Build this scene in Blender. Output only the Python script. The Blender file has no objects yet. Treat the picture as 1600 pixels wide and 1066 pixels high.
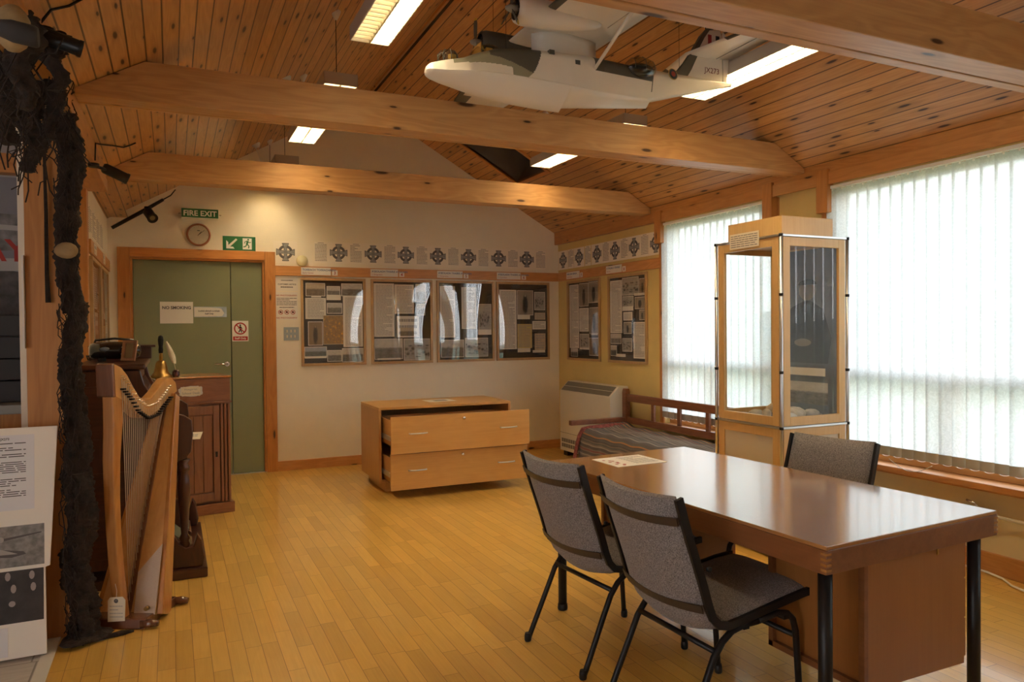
import bpy, bmesh, math, random
from mathutils import Vector, Matrix
random.seed(7)
sc = bpy.context.scene
COL = sc.collection
PI = math.pi

# ------------------------------------------------------------------ camera, sky, exposure
YAW, PITCH, ROLL, FPX = 0.4337, 0.0150, -0.0094, 1152.0
fw = Vector((math.sin(YAW)*math.cos(PITCH), math.cos(YAW)*math.cos(PITCH), -math.sin(PITCH)))
ri = Vector((math.cos(YAW), -math.sin(YAW), 0)); up = ri.cross(fw)
c_, s_ = math.cos(ROLL), math.sin(ROLL)
ri, up = c_*ri + s_*up, -s_*ri + c_*up
cd = bpy.data.cameras.new('camera'); cam = bpy.data.objects.new('camera', cd); COL.objects.link(cam)
cam.matrix_world = Matrix(((ri.x, up.x, -fw.x, 0), (ri.y, up.y, -fw.y, 0), (ri.z, up.z, -fw.z, 1.36), (0, 0, 0, 1)))
cd.sensor_width = 36; cd.lens = FPX*36/1600; cd.clip_start = .02
sc.camera = cam
sc.view_settings.view_transform = 'Standard'; sc.view_settings.look = 'None'
sc.view_settings.gamma = 1; sc.view_settings.use_curve_mapping = False
sc.view_settings.exposure = 1.08
sc.cycles.max_bounces = 10; sc.cycles.diffuse_bounces = 6; sc.cycles.transparent_max_bounces = 16
sc.cycles.sample_clamp_indirect = 6
sc.cycles.use_denoising = True

SKY = 4.0
w = bpy.data.worlds.new('overcast'); sc.world = w; w.use_nodes = True
nt = w.node_tree; nt.nodes.clear()
o_ = nt.nodes.new('ShaderNodeOutputWorld'); b_ = nt.nodes.new('ShaderNodeBackground')
tc = nt.nodes.new('ShaderNodeTexCoord'); sx = nt.nodes.new('ShaderNodeSeparateXYZ'); cr = nt.nodes.new('ShaderNodeValToRGB')
cr.color_ramp.elements[0].position = .0; cr.color_ramp.elements[0].color = (.95, .98, 1, 1)
cr.color_ramp.elements[1].position = .8; cr.color_ramp.elements[1].color = (.62, .74, .92, 1)
nt.links.new(tc.outputs['Generated'], sx.inputs[0]); nt.links.new(sx.outputs['Z'], cr.inputs[0])
nt.links.new(cr.outputs[0], b_.inputs[0]); b_.inputs[1].default_value = SKY; nt.links.new(b_.outputs[0], o_.inputs[0])

# fluorescent strength used by the light fittings further down
TUBE = 33.0
TUBE_COL = (1.0, .84, .57)

# ------------------------------------------------------------------ materials
def mat(name, col, rough=.6, metal=0, spec=.5, bump=0, bscale=80, var=0, vscale=6, emis=None, es=0, coat=0, alpha=1):
    m = bpy.data.materials.new(name); m.use_nodes = True; t = m.node_tree; p = t.nodes['Principled BSDF']
    p.inputs['Base Color'].default_value = (*col, 1); p.inputs['Roughness'].default_value = rough
    p.inputs['Metallic'].default_value = metal; p.inputs['Specular IOR Level'].default_value = spec
    p.inputs['Coat Weight'].default_value = coat; p.inputs['Coat Roughness'].default_value = .15
    tcn = t.nodes.new('ShaderNodeTexCoord')
    if emis: p.inputs['Emission Color'].default_value = (*emis, 1); p.inputs['Emission Strength'].default_value = es
    if var:
        n = t.nodes.new('ShaderNodeTexNoise'); n.inputs['Scale'].default_value = vscale; n.inputs['Detail'].default_value = 4
        t.links.new(tcn.outputs['Object'], n.inputs['Vector'])
        r = t.nodes.new('ShaderNodeValToRGB')
        r.color_ramp.elements[0].position = .3; r.color_ramp.elements[1].position = .7
        r.color_ramp.elements[0].color = (*[c*(1-var) for c in col], 1); r.color_ramp.elements[1].color = (*[min(1, c*(1+var)) for c in col], 1)
        t.links.new(n.outputs['Fac'], r.inputs[0]); t.links.new(r.outputs[0], p.inputs['Base Color'])
    if bump:
        n = t.nodes.new('ShaderNodeTexNoise'); n.inputs['Scale'].default_value = bscale; n.inputs['Detail'].default_value = 3
        t.links.new(tcn.outputs['Object'], n.inputs['Vector'])
        b = t.nodes.new('ShaderNodeBump'); b.inputs['Strength'].default_value = bump; b.inputs['Distance'].default_value = .01
        t.links.new(n.outputs['Fac'], b.inputs['Height']); t.links.new(b.outputs[0], p.inputs['Normal'])
    return m

def N(t, typ, **k):
    n = t.nodes.new(typ)
    for a, v in k.items(): setattr(n, a, v)
    return n
def M_(t, op, a, b=None, c=None, clamp=False):
    n = t.nodes.new('ShaderNodeMath'); n.operation = op; n.use_clamp = clamp
    for i, x in enumerate((a, b, c)):
        if x is None: continue
        if isinstance(x, (int, float)): n.inputs[i].default_value = x
        else: t.links.new(x, n.inputs[i])
    return n.outputs[0]
def mixc(t, fac, a, b, mode='MIX'):
    n = t.nodes.new('ShaderNodeMix'); n.data_type = 'RGBA'; n.blend_type = mode
    for i, x in ((0, fac), (6, a), (7, b)):
        if isinstance(x, (int, float)): n.inputs[i].default_value = x
        elif isinstance(x, tuple): n.inputs[i].default_value = (*x, 1)
        else: t.links.new(x, n.inputs[i])
    return n.outputs[2]

def wood(name, c1, c2, ax=0, pax=1, qax=2, plank=0, uv=False, knot=.0, kcol=(.06, .022, .008), rough=.42, coat=0, groove=.05,
         gcol=(.05, .02, .006), ring=6, joint=0, tint=.12, kscale=(5, 11), bump=.25, contrast=1.0):
    m = bpy.data.materials.new(name); m.use_nodes = True; t = m.node_tree; p = t.nodes['Principled BSDF']
    tcn = N(t, 'ShaderNodeTexCoord'); sp = N(t, 'ShaderNodeSeparateXYZ'); t.links.new(tcn.outputs['UV' if uv else 'Object'], sp.inputs[0])
    S = [sp.outputs[i] for i in range(3)]
    a, b, q = S[ax], S[pax], S[qax]
    g = None; rnd = None; bb = b; aa = a
    if plank:
        u = M_(t, 'DIVIDE', b, plank); idx = M_(t, 'FLOOR', u); fr = M_(t, 'FRACT', u)
        if joint:
            wn0 = N(t, 'ShaderNodeTexWhiteNoise', noise_dimensions='1D'); t.links.new(idx, wn0.inputs['W'])
            v = M_(t, 'ADD', M_(t, 'DIVIDE', a, joint), M_(t, 'MULTIPLY', wn0.outputs['Value'], 7.3))
            jdx = M_(t, 'FLOOR', v); fj = M_(t, 'FRACT', v)
            key = M_(t, 'ADD', M_(t, 'MULTIPLY', idx, 13.7), jdx)
        else: key = idx
        wn = N(t, 'ShaderNodeTexWhiteNoise', noise_dimensions='1D'); t.links.new(key, wn.inputs['W']); rnd = wn.outputs['Value']
        e = M_(t, 'MINIMUM', fr, M_(t, 'SUBTRACT', 1.0, fr))
        g = M_(t, 'LESS_THAN', e, groove)
        if joint:
            e2 = M_(t, 'MINIMUM', fj, M_(t, 'SUBTRACT', 1.0, fj)); g = M_(t, 'MAXIMUM', g, M_(t, 'LESS_THAN', e2, groove*plank/joint))
        aa = M_(t, 'ADD', a, M_(t, 'MULTIPLY', rnd, 37.0))
        bb = M_(t, 'ADD', b, M_(t, 'MULTIPLY', rnd, 11.0))
    cv = N(t, 'ShaderNodeCombineXYZ')
    t.links.new(M_(t, 'MULTIPLY', aa, .9), cv.inputs[0]); t.links.new(M_(t, 'MULTIPLY', bb, ring), cv.inputs[1]); t.links.new(M_(t, 'MULTIPLY', q, ring), cv.inputs[2])
    n1 = N(t, 'ShaderNodeTexNoise'); n1.inputs['Scale'].default_value = 1.6; n1.inputs['Detail'].default_value = 2; n1.inputs['Distortion'].default_value = .4
    t.links.new(cv.outputs[0], n1.inputs['Vector'])
    rings = M_(t, 'SINE', M_(t, 'MULTIPLY', n1.outputs['Fac'], 46.0))
    cv2 = N(t, 'ShaderNodeCombineXYZ')
    t.links.new(M_(t, 'MULTIPLY', aa, 3.0), cv2.inputs[0]); t.links.new(M_(t, 'MULTIPLY', bb, 120), cv2.inputs[1]); t.links.new(M_(t, 'MULTIPLY', q, 120), cv2.inputs[2])
    n2 = N(t, 'ShaderNodeTexNoise'); n2.inputs['Scale'].default_value = 1; n2.inputs['Detail'].default_value = 2
    t.links.new(cv2.outputs[0], n2.inputs['Vector'])
    f = M_(t, 'ADD', M_(t, 'MULTIPLY', rings, .16*contrast), M_(t, 'MULTIPLY', n2.outputs['Fac'], .7))
    f = M_(t, 'ADD', f, M_(t, 'SUBTRACT', M_(t, 'MULTIPLY', n1.outputs['Fac'], .5), .1), clamp=True)
    col = mixc(t, f, c1, c2)
    if rnd is not None:
        col = mixc(t, 1.0, col, M_rgb(t, rnd, tint), 'MULTIPLY')
    if knot:
        cv3 = N(t, 'ShaderNodeCombineXYZ')
        t.links.new(M_(t, 'MULTIPLY', aa, kscale[0]), cv3.inputs[0])
        if plank:
            t.links.new(M_(t, 'ADD', u, .0), cv3.inputs[1])
        else:
            t.links.new(M_(t, 'MULTIPLY', M_(t, 'ADD', b, q), kscale[1]), cv3.inputs[1])
        vo = N(t, 'ShaderNodeTexVoronoi', voronoi_dimensions='2D'); vo.inputs['Scale'].default_value = 1.0; vo.inputs['Randomness'].default_value = .7
        t.links.new(cv3.outputs[0], vo.inputs['Vector'])
        sc_ = N(t, 'ShaderNodeSeparateColor'); t.links.new(vo.outputs['Color'], sc_.inputs[0])
        on = M_(t, 'LESS_THAN', sc_.outputs[0], knot)
        rad = M_(t, 'ADD', .055, M_(t, 'MULTIPLY', sc_.outputs[1], .12))
        k = M_(t, 'SUBTRACT', 1.0, M_(t, 'DIVIDE', vo.outputs['Distance'], rad), clamp=True)
        k = M_(t, 'MULTIPLY', M_(t, 'MULTIPLY', k, 2.2, clamp=True), on)
        halo = M_(t, 'MULTIPLY', M_(t, 'SUBTRACT', 1.0, M_(t, 'DIVIDE', vo.outputs['Distance'], M_(t, 'MULTIPLY', rad, 2.4)), clamp=True), on)
        col = mixc(t, M_(t, 'MULTIPLY', halo, .5), col, tuple(c*.45 for c in c1))
        col = mixc(t, k, col, kcol)
    if g is not None: col = mixc(t, M_(t, 'MULTIPLY', g, .85), col, gcol)
    t.links.new(col, p.inputs['Base Color'])
    p.inputs['Roughness'].default_value = rough
    p.inputs['Coat Weight'].default_value = coat; p.inputs['Coat Roughness'].default_value = .12
    if bump:
        bn = N(t, 'ShaderNodeBump'); bn.inputs['Strength'].default_value = bump; bn.inputs['Distance'].default_value = .002
        h = M_(t, 'MULTIPLY', n2.outputs['Fac'], .35)
        if g is not None: h = M_(t, 'SUBTRACT', h, M_(t, 'MULTIPLY', g, 2.0))
        t.links.new(h, bn.inputs['Height']); t.links.new(bn.outputs[0], p.inputs['Normal'])
    return m
def M_rgb(t, rnd, tint):
    v = M_(t, 'ADD', 1.0-tint, M_(t, 'MULTIPLY', rnd, 2*tint))
    c = N(t, 'ShaderNodeCombineColor'); t.links.new(v, c.inputs[0])
    t.links.new(M_(t, 'POWER', v, 1.15), c.inputs[1]); t.links.new(M_(t, 'POWER', v, 1.4), c.inputs[2])
    return c.outputs[0]

def glassy(name, ior=1.5, tint=(1, 1, 1), rough=0.0):
    m = bpy.data.materials.new(name); m.use_nodes = True; t = m.node_tree; t.nodes.clear()
    o = N(t, 'ShaderNodeOutputMaterial'); a = N(t, 'ShaderNodeBsdfTransparent'); g = N(t, 'ShaderNodeBsdfGlossy'); x = N(t, 'ShaderNodeMixShader')
    geo = N(t, 'ShaderNodeNewGeometry'); dt = N(t, 'ShaderNodeVectorMath', operation='DOT_PRODUCT')
    t.links.new(geo.outputs['Incoming'], dt.inputs[0]); t.links.new(geo.outputs['Normal'], dt.inputs[1])
    f0 = ((ior-1)/(ior+1))**2   # Schlick reflectance, the same from both sides of the sheet
    fr = M_(t, 'ADD', f0, M_(t, 'MULTIPLY', 1-f0, M_(t, 'POWER', M_(t, 'SUBTRACT', 1.0, M_(t, 'ABSOLUTE', dt.outputs['Value'])), 5.0)))
    a.inputs[0].default_value = (*tint, 1); g.inputs['Roughness'].default_value = rough
    t.links.new(fr, x.inputs[0]); t.links.new(a.outputs[0], x.inputs[1]); t.links.new(g.outputs[0], x.inputs[2]); t.links.new(x.outputs[0], o.inputs[0])
    return m

PINE1, PINE2 = (.46, .165, .034), (.66, .29, .078)
MT = {}
MT['pine_x'] = wood('knotty_pine_along_x', PINE1, PINE2, 0, 1, 2, knot=.13, kscale=(3.2, 11))
MT['beam'] = wood('beam_pine', (.45, .225, .08), (.66, .38, .155), 0, 1, 2, knot=.38, kscale=(2.4, 9))
MT['pine_y'] = wood('knotty_pine_along_y', (.40, .165, .045), (.58, .275, .085), 1, 0, 2, knot=.15, kscale=(3.2, 11))
MT['pine_z'] = wood('knotty_pine_along_z', (.40, .155, .038), (.58, .26, .07), 2, 0, 1, knot=.18, kscale=(3.0, 12))
MT['rail'] = wood('dado_pine', (.47, .20, .055), (.66, .32, .11), 0, 1, 2, knot=.16, kscale=(3.0, 11))
MT['rail_y'] = wood('dado_pine_side', (.47, .20, .055), (.66, .32, .11), 1, 0, 2, knot=.16, kscale=(3.0, 11))
MT['ceil'] = wood('ceiling_boards', (.45, .21, .063), (.65, .355, .13), 0, 1, 2, plank=.0785, uv=True, knot=.55, kscale=(2.9, 1), groove=.045, ring=9, rough=.38)
MT['floor'] = wood('beech_strip_floor', (.60, .335, .06), (.78, .49, .115), 1, 0, 2, plank=.068, joint=.42, groove=.016, gcol=(.20, .08, .015), tint=.11, rough=.30, ring=4, contrast=.4, bump=.10, coat=.6)
MT['darkfloor'] = wood('grey_vinyl_floor', (.42, .38, .33), (.55, .51, .45), 0, 1, 2, plank=.30, joint=.30, groove=.012, gcol=(.20, .17, .14), tint=.06, rough=.6)
MT['maple'] = wood('oak_veneer', (.46, .225, .055), (.60, .33, .10), 0, 1, 2, ring=3, contrast=.5, rough=.38, bump=.05)
MT['maple_z'] = wood('oak_veneer_side', (.40, .19, .055), (.50, .26, .085), 2, 0, 1, ring=3, contrast=.5, rough=.42, bump=.05)
MT['case_wood'] = wood('birch_case_frame', (.54, .31, .10), (.68, .44, .18), 2, 0, 1, ring=3, contrast=.4, rough=.35, bump=.05)
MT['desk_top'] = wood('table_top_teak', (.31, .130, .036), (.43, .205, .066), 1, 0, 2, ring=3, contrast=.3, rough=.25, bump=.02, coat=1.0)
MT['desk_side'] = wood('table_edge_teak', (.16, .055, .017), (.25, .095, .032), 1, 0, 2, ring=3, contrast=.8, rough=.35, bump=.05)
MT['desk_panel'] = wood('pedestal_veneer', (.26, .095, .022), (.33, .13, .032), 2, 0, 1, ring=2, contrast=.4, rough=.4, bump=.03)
MT['oldoak'] = wood('old_varnished_pine', (.19, .075, .035), (.30, .135, .065), 2, 0, 1, ring=6, knot=.05, rough=.4)
MT['oldoak_x'] = wood('old_varnished_pine_rail', (.19, .07, .03), (.31, .13, .06), 0, 1, 2, ring=6, rough=.35)
MT['rosewood'] = wood('dark_rosewood', (.035, .010, .006), (.085, .026, .013), 0, 1, 2, ring=5, rough=.3, coat=.3)
MT['rosewood_z'] = wood('dark_rosewood_upright', (.035, .010, .006), (.09, .028, .014), 2, 0, 1, ring=5, rough=.3, coat=.3)
MT['harp'] = wood('harp_ash', (.36, .14, .035), (.52, .24, .07), 2, 0, 1, ring=5, rough=.25, coat=.5)
MT['harp_light'] = wood('harp_neck_maple', (.50, .25, .075), (.62, .34, .12), 2, 0, 1, ring=5, rough=.28, coat=.4)
MT['harp_dark'] = wood('harp_dark_walnut', (.12, .045, .02), (.2, .08, .04), 2, 0, 1, ring=5, rough=.25, coat=.5)
MT['settle'] = wood('settle_wood', (.13, .045, .02), (.24, .09, .04), 1, 0, 2, ring=5, rough=.4)
MT['cream'] = mat('cream_wall', (.84, .77, .62), .85, bump=.06, bscale=60, var=.02)
MT['yellow'] = mat('yellow_wall', (.66, .50, .19), .85, bump=.08, bscale=60, var=.03)
MT['green'] = mat('green_door_paint', (.235, .255, .14), .5, var=.03, vscale=2)
MT['white'] = mat('white_paint', (.78, .75, .68), .4)
MT['paper'] = mat('white_paper', (.80, .76, .68), .8)
MT['paper2'] = mat('cream_paper', (.76, .67, .50), .8)
MT['frieze'] = mat('frieze_paper', (.86, .79, .67), .8)
MT['ink'] = mat('grey_print', (.10, .09, .09), .8)
MT['softink'] = mat('faded_print', (.36, .33, .31), .8)
MT['stone'] = mat('celtic_stone_grey', (.27, .27, .265), .8, var=.35, vscale=90)
MT['blueink'] = mat('blue_print', (.10, .16, .30), .8)
MT['redink'] = mat('red_print', (.38, .035, .03), .7)
MT['black'] = mat('black_satin', (.012, .011, .011), .4, spec=.3)
MT['blackmatt'] = mat('black_card', (.03, .027, .026), .8)
MT['steelblk'] = mat('black_steel_tube', (.012, .010, .010), .42, spec=.3)
MT['bronze'] = mat('brown_plastic_strip', (.045, .03, .022), .45)
MT['chrome'] = mat('chrome', (.75, .74, .72), .18, metal=1)
MT['alu'] = mat('brushed_aluminium', (.6, .6, .6), .35, metal=1)
MT['brass'] = mat('aged_brass', (.40, .25, .08), .32, metal=1, var=.3, vscale=20)
MT['signgreen'] = mat('exit_sign_green', (.012, .14, .045), .4)
MT['signwhite'] = mat('sign_white', (.85, .84, .78), .5)
MT['heater'] = mat('heater_cream', (.66, .60, .48), .45)
MT['grill'] = mat('heater_grill', (.17, .15, .12), .6)
MT['lampbody'] = mat('light_fitting_grey', (.48, .43, .36), .5)
MT['frame_edge'] = wood('frame_oak', (.40, .24, .10), (.52, .33, .15), 2, 0, 1, ring=4, rough=.4)
MT['net'] = mat('tarred_net', (.022, .012, .007), .9, bump=.8, bscale=60, var=.6, vscale=30)
MT['cork'] = mat('cork_float', (.30, .20, .09), .8, var=.3, vscale=14)
MT['clear'] = glassy('window_glass', 1.45)
MT['acrylic'] = glassy('bowed_acrylic', 2.0)
MT['case_glass'] = glassy('case_glass', 1.5, (.97, .99, .98))
MT['bubble'] = glassy('perspex_blister', 1.5, (.75, .76, .74))
MT['plane'] = mat('aircraft_white', (.72, .67, .58), .38, var=.03, vscale=5)
MT['plane_dark'] = mat('aircraft_dark_grey', (.085, .08, .062), .5)
MT['plane_olive'] = mat('aircraft_sea_grey', (.26, .25, .17), .5)
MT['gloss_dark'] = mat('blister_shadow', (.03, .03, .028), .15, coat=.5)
MT['canvas'] = mat('canvas_cloth', (.52, .42, .34), .8, bump=.4, bscale=300)
MT['rope'] = mat('harp_string', (.62, .52, .40), .5)

def fabric(name, a, b, scale=350):
    m = bpy.data.materials.new(name); m.use_nodes = True; t = m.node_tree; p = t.nodes['Principled BSDF']
    tcn = N(t, 'ShaderNodeTexCoord'); n = N(t, 'ShaderNodeTexNoise'); n.inputs['Scale'].default_value = scale; n.inputs['Detail'].default_value = 3; n.inputs['Roughness'].default_value = .8
    t.links.new(tcn.outputs['Object'], n.inputs['Vector'])
    r = N(t, 'ShaderNodeValToRGB'); r.color_ramp.elements[0].position = .36; r.color_ramp.elements[1].position = .64
    r.color_ramp.elements[0].color = (*a, 1); r.color_ramp.elements[1].color = (*b, 1)
    t.links.new(n.outputs['Fac'], r.inputs[0]); t.links.new(r.outputs[0], p.inputs['Base Color']); p.inputs['Roughness'].default_value = .95
    p.inputs['Sheen Weight'].default_value = .15; p.inputs['Specular IOR Level'].default_value = .15
    bn = N(t, 'ShaderNodeBump'); bn.inputs['Strength'].default_value = .35; bn.inputs['Distance'].default_value = .003
    t.links.new(n.outputs['Fac'], bn.inputs['Height']); t.links.new(bn.outputs[0], p.inputs['Normal'])
    return m
MT['tweed'] = fabric('grey_tweed', (.085, .075, .072), (.36, .325, .31), 260)

def plaid():
    m = bpy.data.materials.new('woven_blanket'); m.use_nodes = True; t = m.node_tree; p = t.nodes['Principled BSDF']
    tcn = N(t, 'ShaderNodeTexCoord'); sp = N(t, 'ShaderNodeSeparateXYZ'); t.links.new(tcn.outputs['UV'], sp.inputs[0])
    v = sp.outputs[1]; u = sp.outputs[0]
    nn = N(t, 'ShaderNodeTexWhiteNoise', noise_dimensions='1D'); t.links.new(M_(t, 'FLOOR', M_(t, 'MULTIPLY', v, 75)), nn.inputs['W'])
    r = N(t, 'ShaderNodeValToRGB'); r.color_ramp.interpolation = 'CONSTANT'
    els = r.color_ramp.elements
    els[0].position = 0; els[0].color = (.06, .05, .045, 1); els[1].position = .3; els[1].color = (.17, .13, .10, 1)
    for pos, c in ((.5, (.08, .08, .075)), (.66, (.20, .035, .03)), (.76, (.30, .25, .20)), (.88, (.38, .15, .04)), (.93, (.11, .10, .09))):
        e = els.new(pos); e.color = (*c, 1)
    t.links.new(nn.outputs['Value'], r.inputs[0])
    w1 = M_(t, 'SINE', M_(t, 'MULTIPLY', u, 900)); ck = M_(t, 'MULTIPLY', M_(t, 'ADD', w1, 1), .5)
    col = mixc(t, M_(t, 'MULTIPLY', ck, .45), r.outputs[0], (.20, .17, .15))
    t.links.new(col, p.inputs['Base Color']); p.inputs['Roughness'].default_value = .85
    bn = N(t, 'ShaderNodeBump'); bn.inputs['Strength'].default_value = .4; bn.inputs['Distance'].default_value = .003
    t.links.new(ck, bn.inputs['Height']); t.links.new(bn.outputs[0], p.inputs['Normal'])
    return m
MT['plaid'] = plaid()

def blindmat():
    m = bpy.data.materials.new('blind_fabric'); m.use_nodes = True; t = m.node_tree; t.nodes.clear()
    o = N(t, 'ShaderNodeOutputMaterial'); d = N(t, 'ShaderNodeBsdfDiffuse'); tr = N(t, 'ShaderNodeBsdfTranslucent'); tp = N(t, 'ShaderNodeBsdfTransparent')
    tcn = N(t, 'ShaderNodeTexCoord'); n = N(t, 'ShaderNodeTexNoise'); n.inputs['Scale'].default_value = 28; n.inputs['Distortion'].default_value = 3; n.inputs['Detail'].default_value = 3
    t.links.new(tcn.outputs['Object'], n.inputs['Vector'])
    r = N(t, 'ShaderNodeValToRGB'); r.color_ramp.elements[0].color = (.50, .52, .50, 1); r.color_ramp.elements[1].color = (.62, .64, .62, 1)
    r.color_ramp.elements[0].position = .4; r.color_ramp.elements[1].position = .6
    t.links.new(n.outputs['Fac'], r.inputs[0]); t.links.new(r.outputs[0], tr.inputs[0]); d.inputs[0].default_value = (.62, .62, .56, 1); tp.inputs[0].default_value = (.9, .93, .93, 1)
    a = N(t, 'ShaderNodeMixShader'); a.inputs[0].default_value = .62; b = N(t, 'ShaderNodeMixShader'); b.inputs[0].default_value = .06
    t.links.new(d.outputs[0], a.inputs[1]); t.links.new(tr.outputs[0], a.inputs[2]); t.links.new(a.outputs[0], b.inputs[1]); t.links.new(tp.outputs[0], b.inputs[2]); t.links.new(b.outputs[0], o.inputs[0])
    return m
MT['blind'] = blindmat()
MT['blindhem'] = mat('blind_hem', (.40, .36, .28), .8)

def photo_mat(name, kind, dark=(.03, .028, .026), light=(.62, .58, .52), seed=0):
    """greyscale snapshot: sky above a noisy shore, a portrait or a map"""
    m = bpy.data.materials.new(name); m.use_nodes = True; t = m.node_tree; p = t.nodes['Principled BSDF']
    tcn = N(t, 'ShaderNodeTexCoord'); sp = N(t, 'ShaderNodeSeparateXYZ'); t.links.new(tcn.outputs['UV'], sp.inputs[0])
    mp = N(t, 'ShaderNodeMapping'); mp.inputs['Location'].default_value = (seed*3.1, seed*1.7, 0); t.links.new(tcn.outputs['UV'], mp.inputs[0])
    n = N(t, 'ShaderNodeTexNoise'); n.inputs['Scale'].default_value = 6 if kind != 'map' else 9; n.inputs['Detail'].default_value = 6; n.inputs['Roughness'].default_value = .7
    t.links.new(mp.outputs[0], n.inputs['Vector'])
    u, v = sp.outputs[0], sp.outputs[1]
    if kind == 'land':
        line = M_(t, 'ADD', .30, M_(t, 'MULTIPLY', n.outputs['Fac'], .42))
        f = M_(t, 'MULTIPLY', M_(t, 'SUBTRACT', v, line), 9, clamp=True)
        f = M_(t, 'ADD', M_(t, 'MULTIPLY', f, .66), M_(t, 'MULTIPLY', M_(t, 'SUBTRACT', n.outputs['Fac'], .22), .75))
    elif kind == 'portrait':
        du = M_(t, 'SUBTRACT', u, .5); dv = M_(t, 'SUBTRACT', v, .42)
        d = M_(t, 'SQRT', M_(t, 'ADD', M_(t, 'POWER', M_(t, 'MULTIPLY', du, 3.6), 2), M_(t, 'POWER', M_(t, 'MULTIPLY', dv, 1.5), 2)))
        d = M_(t, 'ADD', d, M_(t, 'MULTIPLY', n.outputs['Fac'], .35))
        f = M_(t, 'MULTIPLY', M_(t, 'SUBTRACT', d, .62), 3.5, clamp=True)
        hu = M_(t, 'SQRT', M_(t, 'ADD', M_(t, 'POWER', M_(t, 'MULTIPLY', du, 1.0), 2), M_(t, 'POWER', M_(t, 'SUBTRACT', v, .80), 2)))
        head = M_(t, 'LESS_THAN', hu, .055)
        f = M_(t, 'MAXIMUM', M_(t, 'MULTIPLY', f, .62), M_(t, 'MULTIPLY', head, .8))
    elif kind == 'group':
        vo = N(t, 'ShaderNodeTexVoronoi'); vo.inputs['Scale'].default_value = 6; t.links.new(mp.outputs[0], vo.inputs['Vector'])
        band = M_(t, 'LESS_THAN', M_(t, 'ABSOLUTE', M_(t, 'SUBTRACT', v, .42)), .30)
        f = M_(t, 'MULTIPLY', M_(t, 'SUBTRACT', vo.outputs['Distance'], .18), 2.4, clamp=True)
        f = mixf(t, band, M_(t, 'ADD', .35, M_(t, 'MULTIPLY', n.outputs['Fac'], .5)), M_(t, 'MULTIPLY', f, .55))
    else:
        f = M_(t, 'MULTIPLY', M_(t, 'SUBTRACT', n.outputs['Fac'], .25), 1.9, clamp=True)
    r = N(t, 'ShaderNodeValToRGB'); r.color_ramp.elements[0].color = (*dark, 1); r.color_ramp.elements[1].color = (*light, 1)
    if kind == 'map':
        e = r.color_ramp.elements.new(.60); e.color = (.36, .21, .07, 1); r.color_ramp.elements[0].color = (.20, .12, .05, 1); r.color_ramp.elements[-1].color = (.85, .45, .02, 1); e = r.color_ramp.elements.new(.68); e.color = (.80, .42, .02, 1)
    t.links.new(f, r.inputs[0]); t.links.new(r.outputs[0], p.inputs['Base Color']); p.inputs['Roughness'].default_value = .5
    return m
def mixf(t, fac, a, b):
    return M_(t, 'ADD', M_(t, 'MULTIPLY', M_(t, 'SUBTRACT', 1.0, fac), a), M_(t, 'MULTIPLY', fac, b))
for i in range(3):
    MT['land%d' % i] = photo_mat('seascape_print_%s' % 'abc'[i], 'land', seed=i*2.3+1)
    MT['port%d' % i] = photo_mat('portrait_print_%s' % 'abc'[i], 'portrait', seed=i*1.9+5, light=(.50, .42, .33))
    MT['group%d' % i] = photo_mat('group_print_%s' % 'abc'[i], 'group', seed=i*4.1+2)
MT['sepia'] = photo_mat('sepia_print', 'portrait', (.05, .035, .02), (.38, .26, .14), 9)
MT['sand'] = photo_mat('sepia_shore_print', 'land', (.05, .035, .02), (.62, .50, .34), 4)
MT['map'] = photo_mat('survey_map', 'map')
MT['green_hill'] = photo_mat('green_hill_print', 'land', (.03, .045, .02), (.40, .45, .55), 3)
MT['yellowdoc'] = mat('yellow_document', (.62, .52, .22), .8, var=.05, vscale=30)
MT['buffdoc'] = mat('buff_document', (.55, .44, .30), .8, var=.1, vscale=30)

# ------------------------------------------------------------------ mesh helpers
class FR:
    """a local frame: origin, u, v, w axes"""
    def __init__(s, o, u, v, w): s.o, s.u, s.v, s.w = Vector(o), Vector(u).normalized(), Vector(v).normalized(), Vector(w).normalized()
    def __call__(s, u, v, w=0): return s.o + s.u*u + s.v*v + s.w*w
WORLD = FR((0, 0, 0), (1, 0, 0), (0, 1, 0), (0, 0, 1))
XR, YB, XL = 4.071, 7.5, -.5
BACK = FR((0, YB, 0), (1, 0, 0), (0, 0, 1), (0, -1, 0))
RIGHT = FR((XR, 0, 0), (0, 1, 0), (0, 0, 1), (-1, 0, 0))     # u is world y
LEFT = FR((XL, 0, 0), (0, 1, 0), (0, 0, 1), (1, 0, 0))

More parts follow.
